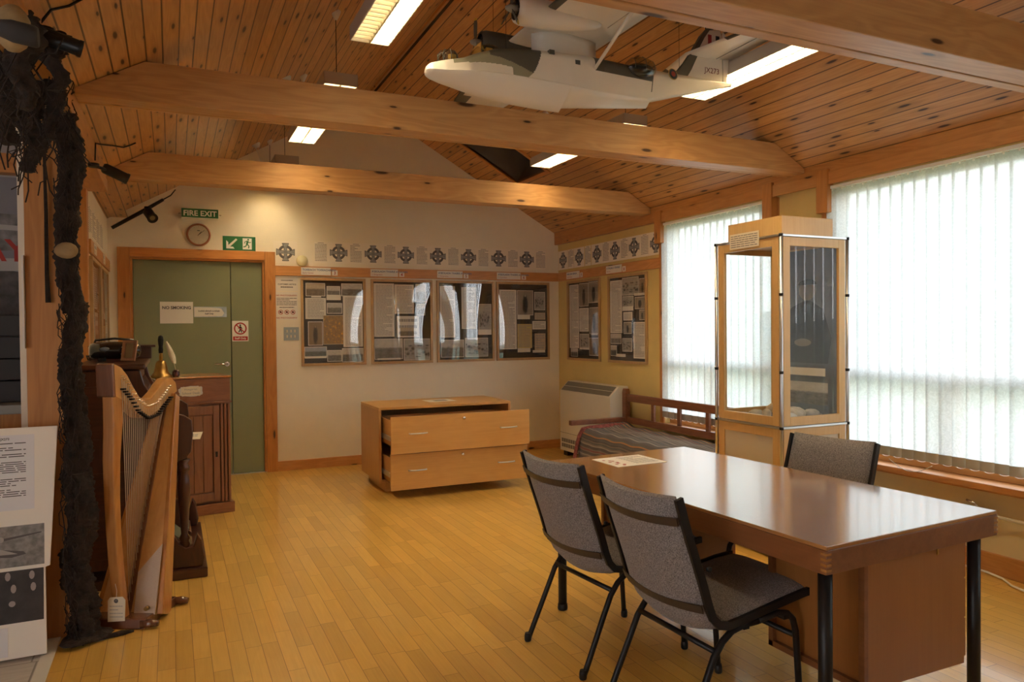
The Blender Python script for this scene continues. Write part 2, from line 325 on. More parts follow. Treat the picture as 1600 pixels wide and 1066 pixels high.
class MB:
    def __init__(s): s.v, s.f, s.m, s.uv, s.sm = [], [], [], {}, set()
    def face(s, ids, mi=0, uv=None, smooth=False):
        s.f.append(tuple(ids)); s.m.append(mi)
        if uv: s.uv[len(s.f)-1] = uv
        if smooth: s.sm.add(len(s.f)-1)
    def quad(s, pts, mi=0, uv=True):
        n = len(s.v); s.v += [Vector(p) for p in pts]
        s.face(range(n, n+len(pts)), mi, [(0, 0), (1, 0), (1, 1), (0, 1)] if uv is True and len(pts) == 4 else (uv or None)); return s
    def rect(s, F, u0, v0, u1, v1, w=0, mi=0):
        # order gives a normal along w when u x v = w, or flipped frames; both sides render
        return s.quad([F(u0, v0, w), F(u1, v0, w), F(u1, v1, w), F(u0, v1, w)], mi)
    def box(s, F, u0, u1, v0, v1, w0, w1, mi=0):
        n = len(s.v)
        for w in (w0, w1):
            for a, b in ((u0, v0), (u1, v0), (u1, v1), (u0, v1)): s.v.append(F(a, b, w))
        for q in ((0, 3, 2, 1), (4, 5, 6, 7), (0, 1, 5, 4), (1, 2, 6, 5), (2, 3, 7, 6), (3, 0, 4, 7)): s.face([n+i for i in q], mi)
        return s
    def prism(s, F, poly, w0, w1, mi=0, cap=True):
        n = len(s.v); k = len(poly)
        s.v += [F(a, b, w0) for a, b in poly] + [F(a, b, w1) for a, b in poly]
        if cap: s.face([n+i for i in range(k)][::-1], mi); s.face([n+k+i for i in range(k)], mi)
        for i in range(k): j = (i+1) % k; s.face([n+i, n+j, n+k+j, n+k+i], mi)
        return s
    def tube(s, path, r, k=8, mi=0, caps=True):
        P = [Vector(p) for p in path]; rr = r if isinstance(r, (list, tuple)) else [r]*len(P)
        n0 = len(s.v); pn = None
        for i, p in enumerate(P):
            t = (P[min(i+1, len(P)-1)]-P[max(i-1, 0)]).normalized()
            if pn is None:
                a = Vector((0, 0, 1)) if abs(t.z) < .9 else Vector((1, 0, 0)); pn = t.cross(a).normalized()
            else: pn = (pn - t*pn.dot(t)).normalized()
            b = t.cross(pn)
            for j in range(k):
                an = 2*PI*j/k; s.v.append(p + (pn*math.cos(an)+b*math.sin(an))*rr[i])
        for i in range(len(P)-1):
            for j in range(k):
                a = n0+i*k+j; b2 = n0+i*k+(j+1) % k; s.face([a, b2, b2+k, a+k], mi, smooth=True)
        if caps: s.face([n0+j for j in range(k)][::-1], mi); s.face([n0+(len(P)-1)*k+j for j in range(k)], mi)
        return s
    def lathe(s, F, prof, k=20, mi=0):
        # profile of (radius, height along w)
        n0 = len(s.v)
        for r, h in prof:
            for j in range(k): a = 2*PI*j/k; s.v.append(F(r*math.cos(a), r*math.sin(a), h))
        for i in range(len(prof)-1):
            for j in range(k):
                a = n0+i*k+j; b = n0+i*k+(j+1) % k; s.face([a, b, b+k, a+k], mi, smooth=True)
        s.face([n0+j for j in range(k)][::-1], mi); s.face([n0+(len(prof)-1)*k+j for j in range(k)], mi); return s
    def loft(s, rings, mi=0, caps=True, closed=True, mf=None, smooth=True):
        n0 = len(s.v); k = len(rings[0])
        for r in rings: s.v += [Vector(p) for p in r]
        for i in range(len(rings)-1):
            for j in range(k if closed else k-1):
                a = n0+i*k+j; b = n0+i*k+(j+1) % k
                m = mf((s.v[a]+s.v[b]+s.v[b+k]+s.v[a+k])/4) if mf else mi
                s.face([a, b, b+k, a+k], m, smooth=smooth)
        if caps and closed: s.face([n0+j for j in range(k)][::-1], mi); s.face([n0+(len(rings)-1)*k+j for j in range(k)], mi)
        return s
    def grid(s, fn, nu, nv, mi=0, smooth=True):
        n0 = len(s.v)
        for i in range(nu+1):
            for j in range(nv+1): s.v.append(Vector(fn(i/nu, j/nv)))
        for i in range(nu):
            for j in range(nv):
                a = n0+i*(nv+1)+j
                s.face([a, a+nv+1, a+nv+2, a+1], mi, [(i/nu, j/nv), ((i+1)/nu, j/nv), ((i+1)/nu, (j+1)/nv), (i/nu, (j+1)/nv)], smooth)
        return s
    def blob(s, c, r, seed=0, k=12, rough=.15, mi=0):
        rnd = random.Random(seed); c = Vector(c); rings = []
        ph = [rnd.uniform(0, 6) for _ in range(4)]
        for i in range(k//2+1):
            th = PI*i/(k//2); ring = []
            for j in range(k):
                a = 2*PI*j/k
                d = 1+rough*(math.sin(2*a+ph[0])*math.sin(th+ph[1])+.5*math.sin(3*a+ph[2]+2*th))*math.sin(th)
                ring.append(c+Vector((r[0]*math.sin(th)*math.cos(a)*d, r[1]*math.sin(th)*math.sin(a)*d, r[2]*math.cos(th))))
            rings.append(ring)
        return s.loft(rings, mi)
    def merge_mesh(s, me, F, mi=0):
        n = len(s.v)
        for v in me.vertices: s.v.append(F(*v.co))
        for p in me.polygons: s.face([n+i for i in p.vertices], mi)
        return s
    def build(s, name, mats, parent=None, bevel=0, seg=2, solid=0):
        base = parent_base(parent)
        me = bpy.data.meshes.new(name); me.from_pydata([tuple(v-base) for v in s.v], [], s.f)
        if not isinstance(mats, (list, tuple)): mats = [mats]
        for m in mats: me.materials.append(MT[m] if isinstance(m, str) else m)
        uvl = me.uv_layers.new(name='uv') if s.uv else None
        for i, p in enumerate(me.polygons):
            p.material_index = s.m[i]; p.use_smooth = i in s.sm
            if uvl and i in s.uv:
                for li, c in zip(p.loop_indices, s.uv[i]): uvl.data[li].uv = c
        me.update()
        if s.fixn:
            bm = bmesh.new(); bm.from_mesh(me); bmesh.ops.recalc_face_normals(bm, faces=bm.faces); bm.to_mesh(me); bm.free()
        o = bpy.data.objects.new(name, me); COL.objects.link(o)
        if parent is not None: o.parent = parent
        if bevel:
            b = o.modifiers.new('edge', 'BEVEL'); b.width = bevel; b.segments = seg; b.limit_method = 'ANGLE'; b.angle_limit = .6
        return o
    fixn = True
def parent_base(p):
    b = Vector((0, 0, 0))
    while p is not None: b += p.location; p = p.parent
    return b
def thing(name, label, cat, loc=(0, 0, 0), group=None):
    o = bpy.data.objects.new(name, None); COL.objects.link(o); o.location = loc; o.empty_display_size = .1
    o['label'] = label; o['category'] = cat
    if group: o['group'] = group
    return o
def tag(o, label, cat, group=None):
    o['label'] = label; o['category'] = cat
    if group: o['group'] = group
    return o
def struct(o): o['kind'] = 'structure'; return o
def text_into(mb, F, s, u, v, size, mi=0, w=.0008, align='LEFT', bold=0):
    cu = bpy.data.curves.new('t', 'FONT'); cu.body = s; cu.size = size; cu.align_x = align; cu.offset = bold; cu.resolution_u = 3
    ob = bpy.data.objects.new('t', cu); me = bpy.data.meshes.new_from_object(ob)
    mb.merge_mesh(me, FR(F(u, v, w), F.u, F.v, F.w), mi)
    bpy.data.objects.remove(ob); bpy.data.curves.remove(cu); bpy.data.meshes.remove(me)
    return mb
def flip(F): return FR(F.o, -F.u, F.v, F.w)
def lines_into(mb, F, u0, v0, u1, v1, n, mi=0, w=.0008, seed=0, fill=.45, words=True):
    """typed paragraph: rows of word-length dashes"""
    rnd = random.Random(seed); st = (v1-v0)/n
    for i in range(n):
        vt = v1-(i+.5)*st; x = u0; end = u1 if rnd.random() > .18 else u0+(u1-u0)*rnd.uniform(.4, .95)
        while x < end:
            L = (u1-u0)*rnd.uniform(.08, .22) if words else (u1-u0)
            mb.rect(F, x, vt-st*fill/2, min(x+L, end), vt+st*fill/2, w, mi)
            x += L+(u1-u0)*.018
    return mb
RIGHTV = FR((XR, 0, 0), (0, -1, 0), (0, 0, 1), (-1, 0, 0))   # as read from the room: u runs left to right

# ------------------------------------------------------------------ room shell
Y0 = -1.6
RX, RZ, SL = 1.83, 3.71, .568
def zc(x): return RZ-SL*abs(x-RX)
# floor
m = MB(); m.quad([(-.47, Y0, 0), (XR, Y0, 0), (XR, 3.83, 0), (-.47, 3.83, 0)]); m.quad([(-.62, 3.83, 0), (XR, 3.83, 0), (XR, YB, 0), (-.62, YB, 0)]); struct(m.build('floor', 'floor'))
m = MB(); m.quad([(-3.2, Y0, 0), (-.51, Y0, 0), (-.51, 3.83, 0), (-.62, 3.83, 0), (-.62, 4.6, 0), (-3.2, 4.6, 0)], uv=None); struct(m.build('floor_side_room', 'darkfloor'))
m = MB(); m.box(WORLD, -.515, -.465, Y0, 3.83, -.01, .006); struct(m.build('trim_floor_threshold', mat('threshold_strip', (.62, .58, .50), .6)))
# ceiling slopes: uv in metres, u along the boards (y), v down the slope
def slope(name, xa, xb, holes=None):
    m = MB(); L = math.sqrt(1+SL*SL)
    def sq(x0, x1, y0, y1):
        uv = [(y0, abs(x0-RX)*L), (y1, abs(x0-RX)*L), (y1, abs(x1-RX)*L), (y0, abs(x1-RX)*L)]
        n = len(m.v); m.v += [Vector((x0, y0, zc(x0))), Vector((x0, y1, zc(x0))), Vector((x1, y1, zc(x1))), Vector((x1, y0, zc(x1)))]
        m.face([n, n+1, n+2, n+3], 0, uv)
    if holes:
        hx0, hx1, hy0, hy1 = holes
        sq(xa, hx0, Y0, YB); sq(hx1, xb, Y0, YB); sq(hx0, hx1, Y0, hy0); sq(hx0, hx1, hy1, YB)
    else: sq(xa, xb, Y0, YB)
    return struct(m.build(name, 'ceil'))
HX0, HX1, HY0, HY1 = 2.45, 3.28, 6.28, 6.92
slope('ceiling_left_slope', RX, -.62)
slope('ceiling_right_slope', RX, XR, (HX0, HX1, HY0, HY1))
m = MB(); m.quad([(-.505, 5.6, 2.405), (-.33, 5.6, 2.405), (-.33, YB, 2.405), (-.505, YB, 2.405)], uv=[(5.6, 0), (5.6, .16), (YB, .16), (YB, 0)]); struct(m.build('ceiling_soffit', 'ceil'))
# ridge: dark gap flanked by two trims
nL = Vector((-SL, 0, 1)).normalized(); nR = Vector((SL, 0, 1)).normalized()
m = MB(); m.box(WORLD, RX-.012, RX+.012, Y0, YB, RZ-.03, RZ-.012); struct(m.build('trim_ridge', mat('ridge_shadow_gap', (.03, .014, .006), .8)))
for sgn, nm in ((-1, 'left'), (1, 'right')):
    Fs = FR((RX, 0, RZ), (sgn, 0, -SL), (0, 1, 0), (-sgn*SL, 0, -1))
    m = MB(); m.box(Fs, .015, .06, Y0, YB, -.004, .018); struct(m.build('trim_ridge_%s' % nm, 'pine_y', bevel=.002))
# rooflight recess in the right slope
Fr = FR((RX, 0, RZ), (1, 0, -SL), (0, 1, 0), (SL, 0, 1)); L = math.sqrt(1+SL*SL)
u0, u1 = (HX0-RX)*L, (HX1-RX)*L
m = MB()
for a, b in (((u0, HY0), (u1, HY0)), ((u1, HY0), (u1, HY1)), ((u1, HY1), (u0, HY1)), ((u0, HY1), (u0, HY0))):
    m.quad([Fr(a[0], a[1], 0), Fr(b[0], b[1], 0), Fr(b[0], b[1], .3), Fr(a[0], a[1], .3)])
m.quad([Fr(u0, HY0, .3), Fr(u1, HY0, .3), Fr(u1, HY1, .3), Fr(u0, HY1, .3)])
struct(m.build('ceiling_rooflight_shaft', mat('rooflight_blackout', (.16, .12, .09), .8, var=.1)))
m = MB()
for a in ((u0-.04, u1+.04, HY0-.04, HY0), (u0-.04, u1+.04, HY1, HY1+.04), (u0-.04, u0, HY0, HY1), (u1, u1+.04, HY0, HY1)): m.box(Fr, a[0], a[1], a[2], a[3], -.014, .02)
struct(m.build('trim_rooflight', 'pine_x', bevel=.002))
# back wall (gable) with the door opening
DX0, DX1, DZ = -.325, .835, 2.055
m = MB()
def wallpoly(mb, F, pts, w=0): mb.quad([F(a, b, w) for a, b in pts], uv=None)
wallpoly(m, BACK, [(XL-.2, 0), (DX0, 0), (DX0, DZ), (XL-.2, DZ)]); wallpoly(m, BACK, [(DX1, 0), (XR+.2, 0), (XR+.2, DZ), (DX1, DZ)])
wallpoly(m, BACK, [(XL-.2, DZ), (XR+.2, DZ), (XR+.2, zc(XR+.2)), (RX, RZ), (XL-.2, zc(XL-.2))])
struct(m.build('wall_back', 'cream'))
m = MB()
for z0, z1, w0 in ((0, .095, .018),):
    m.box(BACK, DX1+.10, XR, z0, z1, 0, w0)
struct(m.build('baseboard_back', 'rail', bevel=.003))
# picture rail board on back wall
m = MB(); m.box(BACK, DX1+.10, XR, 1.912, 2.008, 0, .02); struct(m.build('trim_rail_back', 'rail', bevel=.003))
# right wall, windows 1 and 2 (and one more out of frame behind the camera)
WZ0, WZ1 = .50, 2.315
wins = [(4.15, 5.49), (2.02, 3.64), (-.9, .9)]
m = MB(); m.box(RIGHT, Y0, YB, 0, WZ0, -.15, 0); m.box(RIGHT, Y0, YB, WZ1, 2.55, -.15, 0)
ys = [Y0, -.9, .9, 2.02, 3.64, 4.15, 5.49, YB]
for i in range(0, 8, 2): m.box(RIGHT, ys[i], ys[i+1], WZ0, WZ1, -.15, 0)
struct(m.build('wall_right', 'yellow'))
m = MB(); m.box(RIGHT, 2.0, 4.13, 1.30, 1.31, 0, .0005)
# paler paint below the sills (near part of the wall)
m = MB(); m.box(RIGHT, Y0, 3.9, .10, WZ0-.02, 0, .003); struct(m.build('trim_panel_right', mat('pale_yellow_wall', (.70, .58, .34), .8, var=.02)))
m = MB(); m.box(RIGHT, Y0, 7.03, 0, .115, 0, .02); struct(m.build('baseboard_right', 'pine_y', bevel=.003))
m = MB(); m.box(RIGHT, 5.535, YB, 1.912, 2.008, 0, .02); struct(m.build('trim_rail_right', 'rail_y', bevel=.003))
for i, (a, b) in enumerate(wins):
    n = i+1
    # outer frame, transom and mullion set in the wall
    m = MB(); w0, w1 = -.11, -.05
    for q in ((a, a+.07, WZ0, WZ1), (b-.07, b, WZ0, WZ1), (a+.07, b-.07, WZ0+.003, WZ0+.07), (a+.07, b-.07, WZ1-.06, WZ1)): m.box(RIGHT, *q, w0, w1)
    m.box(RIGHT, a+.07, b-.07, 1.02, 1.09, w0, w1)
    md = (a+b)/2; m.box(RIGHT, md-.035, md+.035, WZ0+.07, 1.02, w0, w1)
    wo = bpy.data.objects.new('window_%d' % n, None); COL.objects.link(wo); wo.location = (XR, md, WZ0); struct(wo)
    m.build('window_frame', 'pine_y', wo, bevel=.003)
    g = MB(); g.box(RIGHT, a+.03, b-.03, WZ0+.03, WZ1-.03, -.085, -.081); g.build('window_pane', 'clear', wo)
    s = MB(); s.box(RIGHT, a-.07, b+.07, WZ0-.035, WZ0+.002, -.11, .085); s.build('window_sill', 'pine_y', wo, bevel=.004)
    s = MB(); s.box(RIGHT, a-.05, b+.05, WZ0-.055, WZ0-.036, 0, .02); s.build('sill_apron', 'pine_y', wo, bevel=.002)
    t = MB(); t.box(RIGHT, a-.055, a, WZ0, WZ1, 0, .018); t.box(RIGHT, b, b+.055, WZ0, WZ1, 0, .018); t.build('architrave', 'pine_z', wo, bevel=.002)
    for yy in ((a-.05), (b-.045)):
        k = MB(); k.box(RIGHT, yy, yy+.095, 2.13, 2.42, .0185, .075); k.build('bracket_block', 'pine_z', wo, bevel=.003)
# wall plates
m = MB(); m.box(RIGHT, Y0, YB, 2.33, 2.475, 0, .05); m.box(RIGHT, Y0, 5.49, 2.315, 2.40, .0505, .062); struct(m.build('trim_wall_plate_right', 'pine_y', bevel=.003))
m = MB(); m.box(WORLD, -.56, -.375, Y0, 5.74, 2.325, 2.47); struct(m.build('trim_wall_plate_left', 'pine_y', bevel=.003))
# left side: wall beyond the second post
m = MB(); m.box(LEFT, 5.74, YB, 0, 2.60, -.1, 0); struct(m.build('wall_left', 'cream'))
m = MB(); m.box(LEFT, 3.97, 5.62, 0, 2.6, -.12, -.06); struct(m.build('wall_left_partition', 'cream'))
m = MB(); m.box(LEFT, 5.76, YB-.02, 1.912, 2.008, 0, .02); struct(m.build('trim_rail_left', 'rail_y', bevel=.003))
# side room
m = MB(); m.box(WORLD, -3.2, -.62, 4.6, 4.7, 0, 2.5); struct(m.build('wall_side_room', mat('side_room_wall', (.40, .38, .38), .8)))
m = MB(); m.box(WORLD, -3.3, -3.2, Y0, 4.6, 0, .45); m.box(WORLD, -3.3, -3.2, Y0, 4.6, 2.0, 2.5); m.box(WORLD, -3.3, -3.2, .9, 4.6, .45, 2.0); m.box(WORLD, -3.3, -3.2, Y0, -1.2, .45, 2.0); struct(m.build('wall_side_room_far', 'cream'))
wo = bpy.data.objects.new('window_4', None); COL.objects.link(wo); wo.location = (-3.25, 1.0, .45); struct(wo)  # unseen window, added to bring daylight in from the left
m = MB()
for q in ((-1.2, -1.13, .45, 2.0), (.83, .9, .45, 2.0), (-.18, -.12, .45, 2.0), (-1.2, .9, .45, .52), (-1.2, .9, 1.93, 2.0)): m.box(WORLD, -3.29, -3.22, q[0], q[1], q[2], q[3])
m.build('window_frame', 'pine_y', wo); m = MB(); m.quad([(-3.25, -1.2, .45), (-3.25, .9, .45), (-3.25, .9, 2.0), (-3.25, -1.2, 2.0)]); m.build('window_pane', 'clear', wo)
m = MB(); m.box(WORLD, -3.2, -.56, Y0, 4.6, 2.47, 2.53); struct(m.build('ceiling_side_room', 'pine_x'))
m = MB(); m.box(WORLD, -3.2, -.62, 4.52, 4.6, 2.19, 2.29); struct(m.build('trim_side_room_beam', 'pine_x', bevel=.003))
m = MB(); m.box(WORLD, -3.3, XR+.1, Y0-.1, Y0, 0, 3.75); struct(m.build('wall_front', 'cream'))
# posts
for x0, x1, y0, y1, lab in ((-.575, -.432, 3.83, 3.96, 'square pine post nearest the camera, white board leaning on it'), (-.60, -.492, 5.63, 5.74, 'square pine post behind the dark harmonium')):
    m = MB(); m.box(WORLD, x0, x1, y0, y1, 0, 2.325); tag(m.build('timber_post', 'pine_z', bevel=.004), lab, 'post', 'pine posts of the left side')
# tie beams: two planks with a shadow gap on the underside
def tie(y0, z0, lab, dy=.165, h=.19):
    t = thing('tie_beam', lab, 'beam', (RX, y0, z0), 'pine tie beams across the ceiling')
    for ya, yb, zz in ((y0, y0+.124, z0), (y0+.137, y0+dy, z0+.002)):
        F = FR((0, ya, 0), (1, 0, 0), (0, 0, 1), (0, 1, 0)); zt = z0+h
        xl = RX-(RZ-zt)/SL; xr = RX+(RZ-zt)/SL
        x0, x1 = -.372, XR-.052
        m = MB(); m.prism(F, [(x0, zz), (x1, zz), (x1, min(zt, zc(x1))-.004), (xr, zt-.004), (xl, zt-.004), (x0, max(zz+.03, min(zt, zc(x0))-.004))], 0, yb-ya)
        m.build('plank', 'beam', t, bevel=.004)
    m = MB(); m.box(WORLD, -.30, XR-.1, y0+.1245, y0+.1365, z0+.03, z0+.12); m.build('dark_gap_strip', 'blackmatt', t)  # black strip sunk between the planks, its colour stands in for the gap's shade
tie(5.62, 2.412, 'furthest pine tie beam, just in front of the gable wall')
tie(3.81, 2.43, 'middle pine tie beam behind the model flying boat')
tie(1.90, 2.42, 'nearest pine tie beam at the top right, dark face towards camera', dy=.19, h=.20)
tie(.05, 2.42, 'pine tie beam overhead behind the camera')

# door set
m = MB()
fw_ = .10
m.box(BACK, DX0-.10, DX0, 0, DZ+.085, 0, .022); m.box(BACK, DX1, DX1+.10, 0, DZ+.085, 0, .022)
dr = bpy.data.objects.new('door_1', None); COL.objects.link(dr); dr.location = (.25, YB, 0); struct(dr)
m.build('architrave', 'pine_z', dr, bevel=.003)
m = MB(); m.box(BACK, DX0, DX1, DZ, DZ+.085, 0, .022); m.build('head_architrave', 'pine_x', dr, bevel=.003)
m = MB(); m.box(BACK, DX0, DX0+.02, 0, DZ, -.1, .0); m.box(BACK, DX1-.02, DX1, 0, DZ, -.1, .0); m.build('jamb', 'pine_z', dr)
m = MB(); m.box(BACK, DX0+.02, DX1-.02, DZ-.02, DZ, -.1, .0); m.build('head_jamb', 'pine_x', dr)
m = MB(); m.box(BACK, DX0+.022, .525, .006, DZ-.022, -.07, -.03); m.build('main_leaf', 'green', dr, bevel=.002)
m = MB(); m.box(BACK, .531, DX1-.022, .006, DZ-.022, -.07, -.03); m.build('side_leaf', 'green', dr, bevel=.002)
m = MB(); Fh = FR(BACK(.487, 1.06, -.03), BACK.u, BACK.v, BACK.w)
m.lathe(Fh, [(.024, 0), (.026, .004), (.022, .01)], 16); m.tube([Fh(0, 0, 0), Fh(0, 0, .045), Fh(-.01, 0, .055), Fh(-.05, .003, .055), Fh(-.11, .004, .052)], .0085, 8)
m.build('lever_handle', 'chrome', dr)
m = MB(); m.box(BACK, DX0, DX1, 0, .006, -.08, .0); m.build('threshold', 'alu', dr)
m = MB(); m.quad([BACK(DX0, 0, -.1), BACK(DX1, 0, -.1), BACK(DX1, DZ, -.1), BACK(DX0, DZ, -.1)]); m.build('backing', 'blackmatt', dr)

# outside ground and a low hill line beyond the windows
m = MB(); m.quad([(XR+.3, -60, -.4), (120, -60, -.4), (120, 90, -.4), (XR+.3, 90, -.4)]); struct(m.build('ground_outside', mat('moor_grass', (.16, .19, .09), .9, var=.3, vscale=.3)))
m = MB(); m.grid(lambda a, b: (60+b*40, -80+200*a, -.4+b*(3.2+1.2*math.sin(a*9)+.6*math.sin(a*23))), 40, 6); struct(m.build('hills_outside', mat('far_hill', (.20, .24, .22), .9, var=.2, vscale=.1)))

# ------------------------------------------------------------------ vertical blinds
def blind(a, b, lab, seed, zb=.56):
    rnd = random.Random(seed)
    t = thing('vertical_blind', lab, 'blind', (XR-.05, (a+b)/2, WZ1), 'white vertical blinds')
    m = MB(); m.box(RIGHT, a, b, WZ1-.03, WZ1-.008, .016, .046); m.build('head_rail', 'white', t, bevel=.003)
    n = int((b-a)/.0785); st = (b-a)/n; ch = MB()
    for i in range(n):
        yc = a+(i+.5)*st; an = -math.radians(12+rnd.uniform(-4, 4)); hw = .044
        if i < 1 or (seed == 2 and i < 5): an = -math.radians(30)
        dy, dw = math.cos(an)*hw, math.sin(an)*hw
        def P(u, z, bow=.004):   # u -1..1 across the slat
            return RIGHT(yc+dy*u, z, .031-dw*u+bow*(1-u*u))
        m = MB(); m.grid(lambda p, q: P(2*p-1, zb+.055+(WZ1-.035-zb-.055)*q), 6, 1)
        o = m.build('slat', 'blind', t)
        m = MB(); m.grid(lambda p, q: P(2*p-1, zb+.055*q, .004), 6, 1); m.grid(lambda p, q: P(2*p-1, zb+.055*q, .009), 6, 1); m.build('hem', 'blindhem', o)
        m = MB(); m.box(RIGHT, yc-.006, yc+.006, WZ1-.045, WZ1-.028, .026, .036); m.build('hanger', 'white', o)
    # bead chain looping between the hems
    pts = []
    for i in range(n+1):
        y = a+i*st
        if i < n:
            for k in range(6):
                f = k/6; pts.append(RIGHT(y+st*f, zb+.004-.012*math.sin(PI*f), .030))
    if seed == 2:
        y = a+.95
        pts2 = [RIGHT(y-.14+.28*k/16, zb-.055*math.sin(PI*k/16)-.01, .088) for k in range(17)]
        ch.tube(pts2, .0022, 5)
    ch.tube(pts, .0018, 5); ch.build('bead_chain', 'white', t)
blind(4.165, 5.475, 'white vertical blind in the far window, behind the old settle', 1)
blind(2.03, 3.63, 'white vertical blind in the near large window, right of glass display case', 2)
blind(-.88, .88, 'white vertical blind of the window behind the camera', 3)

# ------------------------------------------------------------------ ceiling light fittings
def fitting(xc, y0, y1, lab, tubes=(1, 1), z=2.72):
    W = .094
    t = thing('fluorescent_light', lab, 'light', (xc, (y0+y1)/2, z), 'suspended fluorescent light fittings')
    m = MB()
    m.box(WORLD, xc-W, xc-W+.006, y0, y1, z, z+.062); m.box(WORLD, xc+W-.006, xc+W, y0, y1, z, z+.062)
    m.box(WORLD, xc-W, xc+W, y0, y0+.006, z, z+.062); m.box(WORLD, xc-W, xc+W, y1-.006, y1, z, z+.062); m.box(WORLD, xc-W, xc+W, y0, y1, z+.062, z+.068)
    m.build('housing', 'lampbody', t, bevel=.002)
    m = MB(); m.box(WORLD, xc-.004, xc+.004, y0+.006, y1-.006, z+.002, z+.03)
    k = int((y1-y0)/.042)
    for i in range(1, k):
        y = y0+(y1-y0)*i/k; m.box(WORLD, xc-W+.006, xc+W-.006, y-.002, y+.002, z+.002, z+.026)
    m.build('louvre', MT['louvre'], t)
    for side, lit in zip((-1, 1), tubes):
        m = MB(); m.tube([(xc+side*.046, y0+.02, z+.045), (xc+side*.046, y1-.02, z+.045)], .013, 10)
        m.build('tube', 'tube_on' if lit else 'tube_off', t)
    for yy in (y0+.12, y1-.12):
        hk = MB(); zz = zc(xc); hk.tube([(xc, yy, z+.066), (xc, yy, zz-.03)], .0022, 5); hk.build('suspension_wire', 'black', t)
        hk = MB(); hk.lathe(FR((xc, yy, zz-.045), (1, 0, 0), (0, 1, 0), (0, 0, 1)), [(.008, 0), (.018, .02), (.03, .05)], 10); hk.build('ceiling_hook', 'white', t)
    hk = MB(); yy = y1-.2; xo = -.14 if xc < RX else .14
    hk.tube([(xc, yy, z+.066), (xc+xo*.3, yy, z+.11), (xc+xo, yy-.05, zc(xc+xo)-.03)], .003, 5); hk.build('supply_cable', 'white', t)
    hk = MB(); hk.lathe(FR((xc+xo, yy-.05, zc(xc+xo)-.03), (1, 0, 0), (0, 1, 0), (0, 0, 1)), [(.012, 0), (.035, .01), (.04, .045)], 12); hk.build('ceiling_rose', 'white', t)
MT['tube_on'] = mat('tube_lit', (1, .9, .7), .5, emis=TUBE_COL, es=TUBE)
MT['tube_off'] = mat('tube_unlit', (.8, .8, .78), .3)
MT['louvre'] = mat('light_louvre', (.80, .74, .55), .3, spec=.6)
fitting(.875, 2.05, 3.46, 'fluorescent light fitting top centre, only its right tube lit', (0, 1))
fitting(.875, 4.10, 5.47, 'lit fluorescent fitting over the door side, between the two far beams')
fitting(.875, 6.18, 7.40, 'short-looking lit fluorescent fitting furthest away, above the back beam')
fitting(2.83, 4.12, 5.52, 'lit fluorescent fitting seen under the middle beam on the window side')
fitting(2.83, 2.12, 3.53, 'lit fluorescent fitting behind the tail of the model flying boat')


# ------------------------------------------------------------------ display frames on the walls
def rectpx(t): return t
def photo(mb_parent, F, u0, v0, u1, v1, mk, w, border=.006):
    m = MB(); m.box(F, u0, u1, v0, v1, w, w+.001, 0)
    o = m.build('photograph_mount', 'paper', mb_parent)
    m = MB(); m.rect(F, u0+border, v0+border, u1-border, v1-border, w+.0016); m.build('photograph', mk, o)
def sheet(parent, F, u0, v0, u1, v1, n, w, mk='paper', seed=0, ink='softink', words=True):
    m = MB(); m.box(F, u0, u1, v0, v1, w, w+.001); o = m.build('text_sheet', 'paper2' if mk == 'map' else mk, parent)
    if mk == 'map': m = MB(); m.rect(F, u0+.004, v0+.004, u1-.004, v1-.004, w+.0016); m.build('orange_map', 'map', o)
    if n: m = MB(); pad = (u1-u0)*.10; lines_into(m, F, u0+pad, v0+.012, u1-pad, v1-.012, n, 0, w+.0016, seed); m.build('typed_text', ink, o)
def caption(parent, F, u0, v0, u1, v1, w):
    m = MB(); m.box(F, u0, u1, v0, v1, w, w+.0012); o = m.build('caption_strip', 'paper', parent)
def dframe(F, u0, u1, items, lab, v0=1.02, v1=1.897, bow=.010, group='brown-framed history panels'):
    W, H = u1-u0, v1-v0
    t = thing('framed_history_board', lab, 'display board', F((u0+u1)/2, v0, .0), group)
    m = MB(); e = .026
    for q in ((u0, u1, v0, v0+e), (u0, u1, v1-e, v1), (u0, u0+e, v0+e, v1-e), (u1-e, u1, v0+e, v1-e)): m.box(F, *q, .001, .024)
    m.build('frame', 'frame_edge', t, bevel=.003)
    m = MB(); m.box(F, u0+e, u1-e, v0+e, v1-e, .001, .006); m.build('black_backing', 'blackmatt', t)
    a, b, c, d = u0+e, v0+e, (W-2*e), (H-2*e)
    for k, it in enumerate(items):
        kind = it[0]; x0, y0, x1, y1 = [z for z in it[1:5]]
        U0, U1, V0, V1 = a+x0*c, a+x1*c, b+(1-y1)*d, b+(1-y0)*d
        if kind == 't': sheet(t, F, U0, V0, U1, V1, it[5], .0065+.0002*k, seed=k+int(u0*100))
        elif kind == 'c': caption(t, F, U0, V0, U1, V1, .0095)
        elif kind == 'k': sheet(t, F, U0, V0, U1, V1, it[6] if len(it) > 6 else 0, .0065+.0002*k, it[5], seed=k)
        else: photo(t, F, U0, V0, U1, V1, it[5], .0065+.0002*k)
    m = MB()
    m.grid(lambda p, q: F(a+p*c, b+q*d, .016+bow*math.sin(PI*p)*(.6+.4*math.sin(PI*q+.5))), 24, 16); m.build('glazing', 'acrylic', t)
    return t
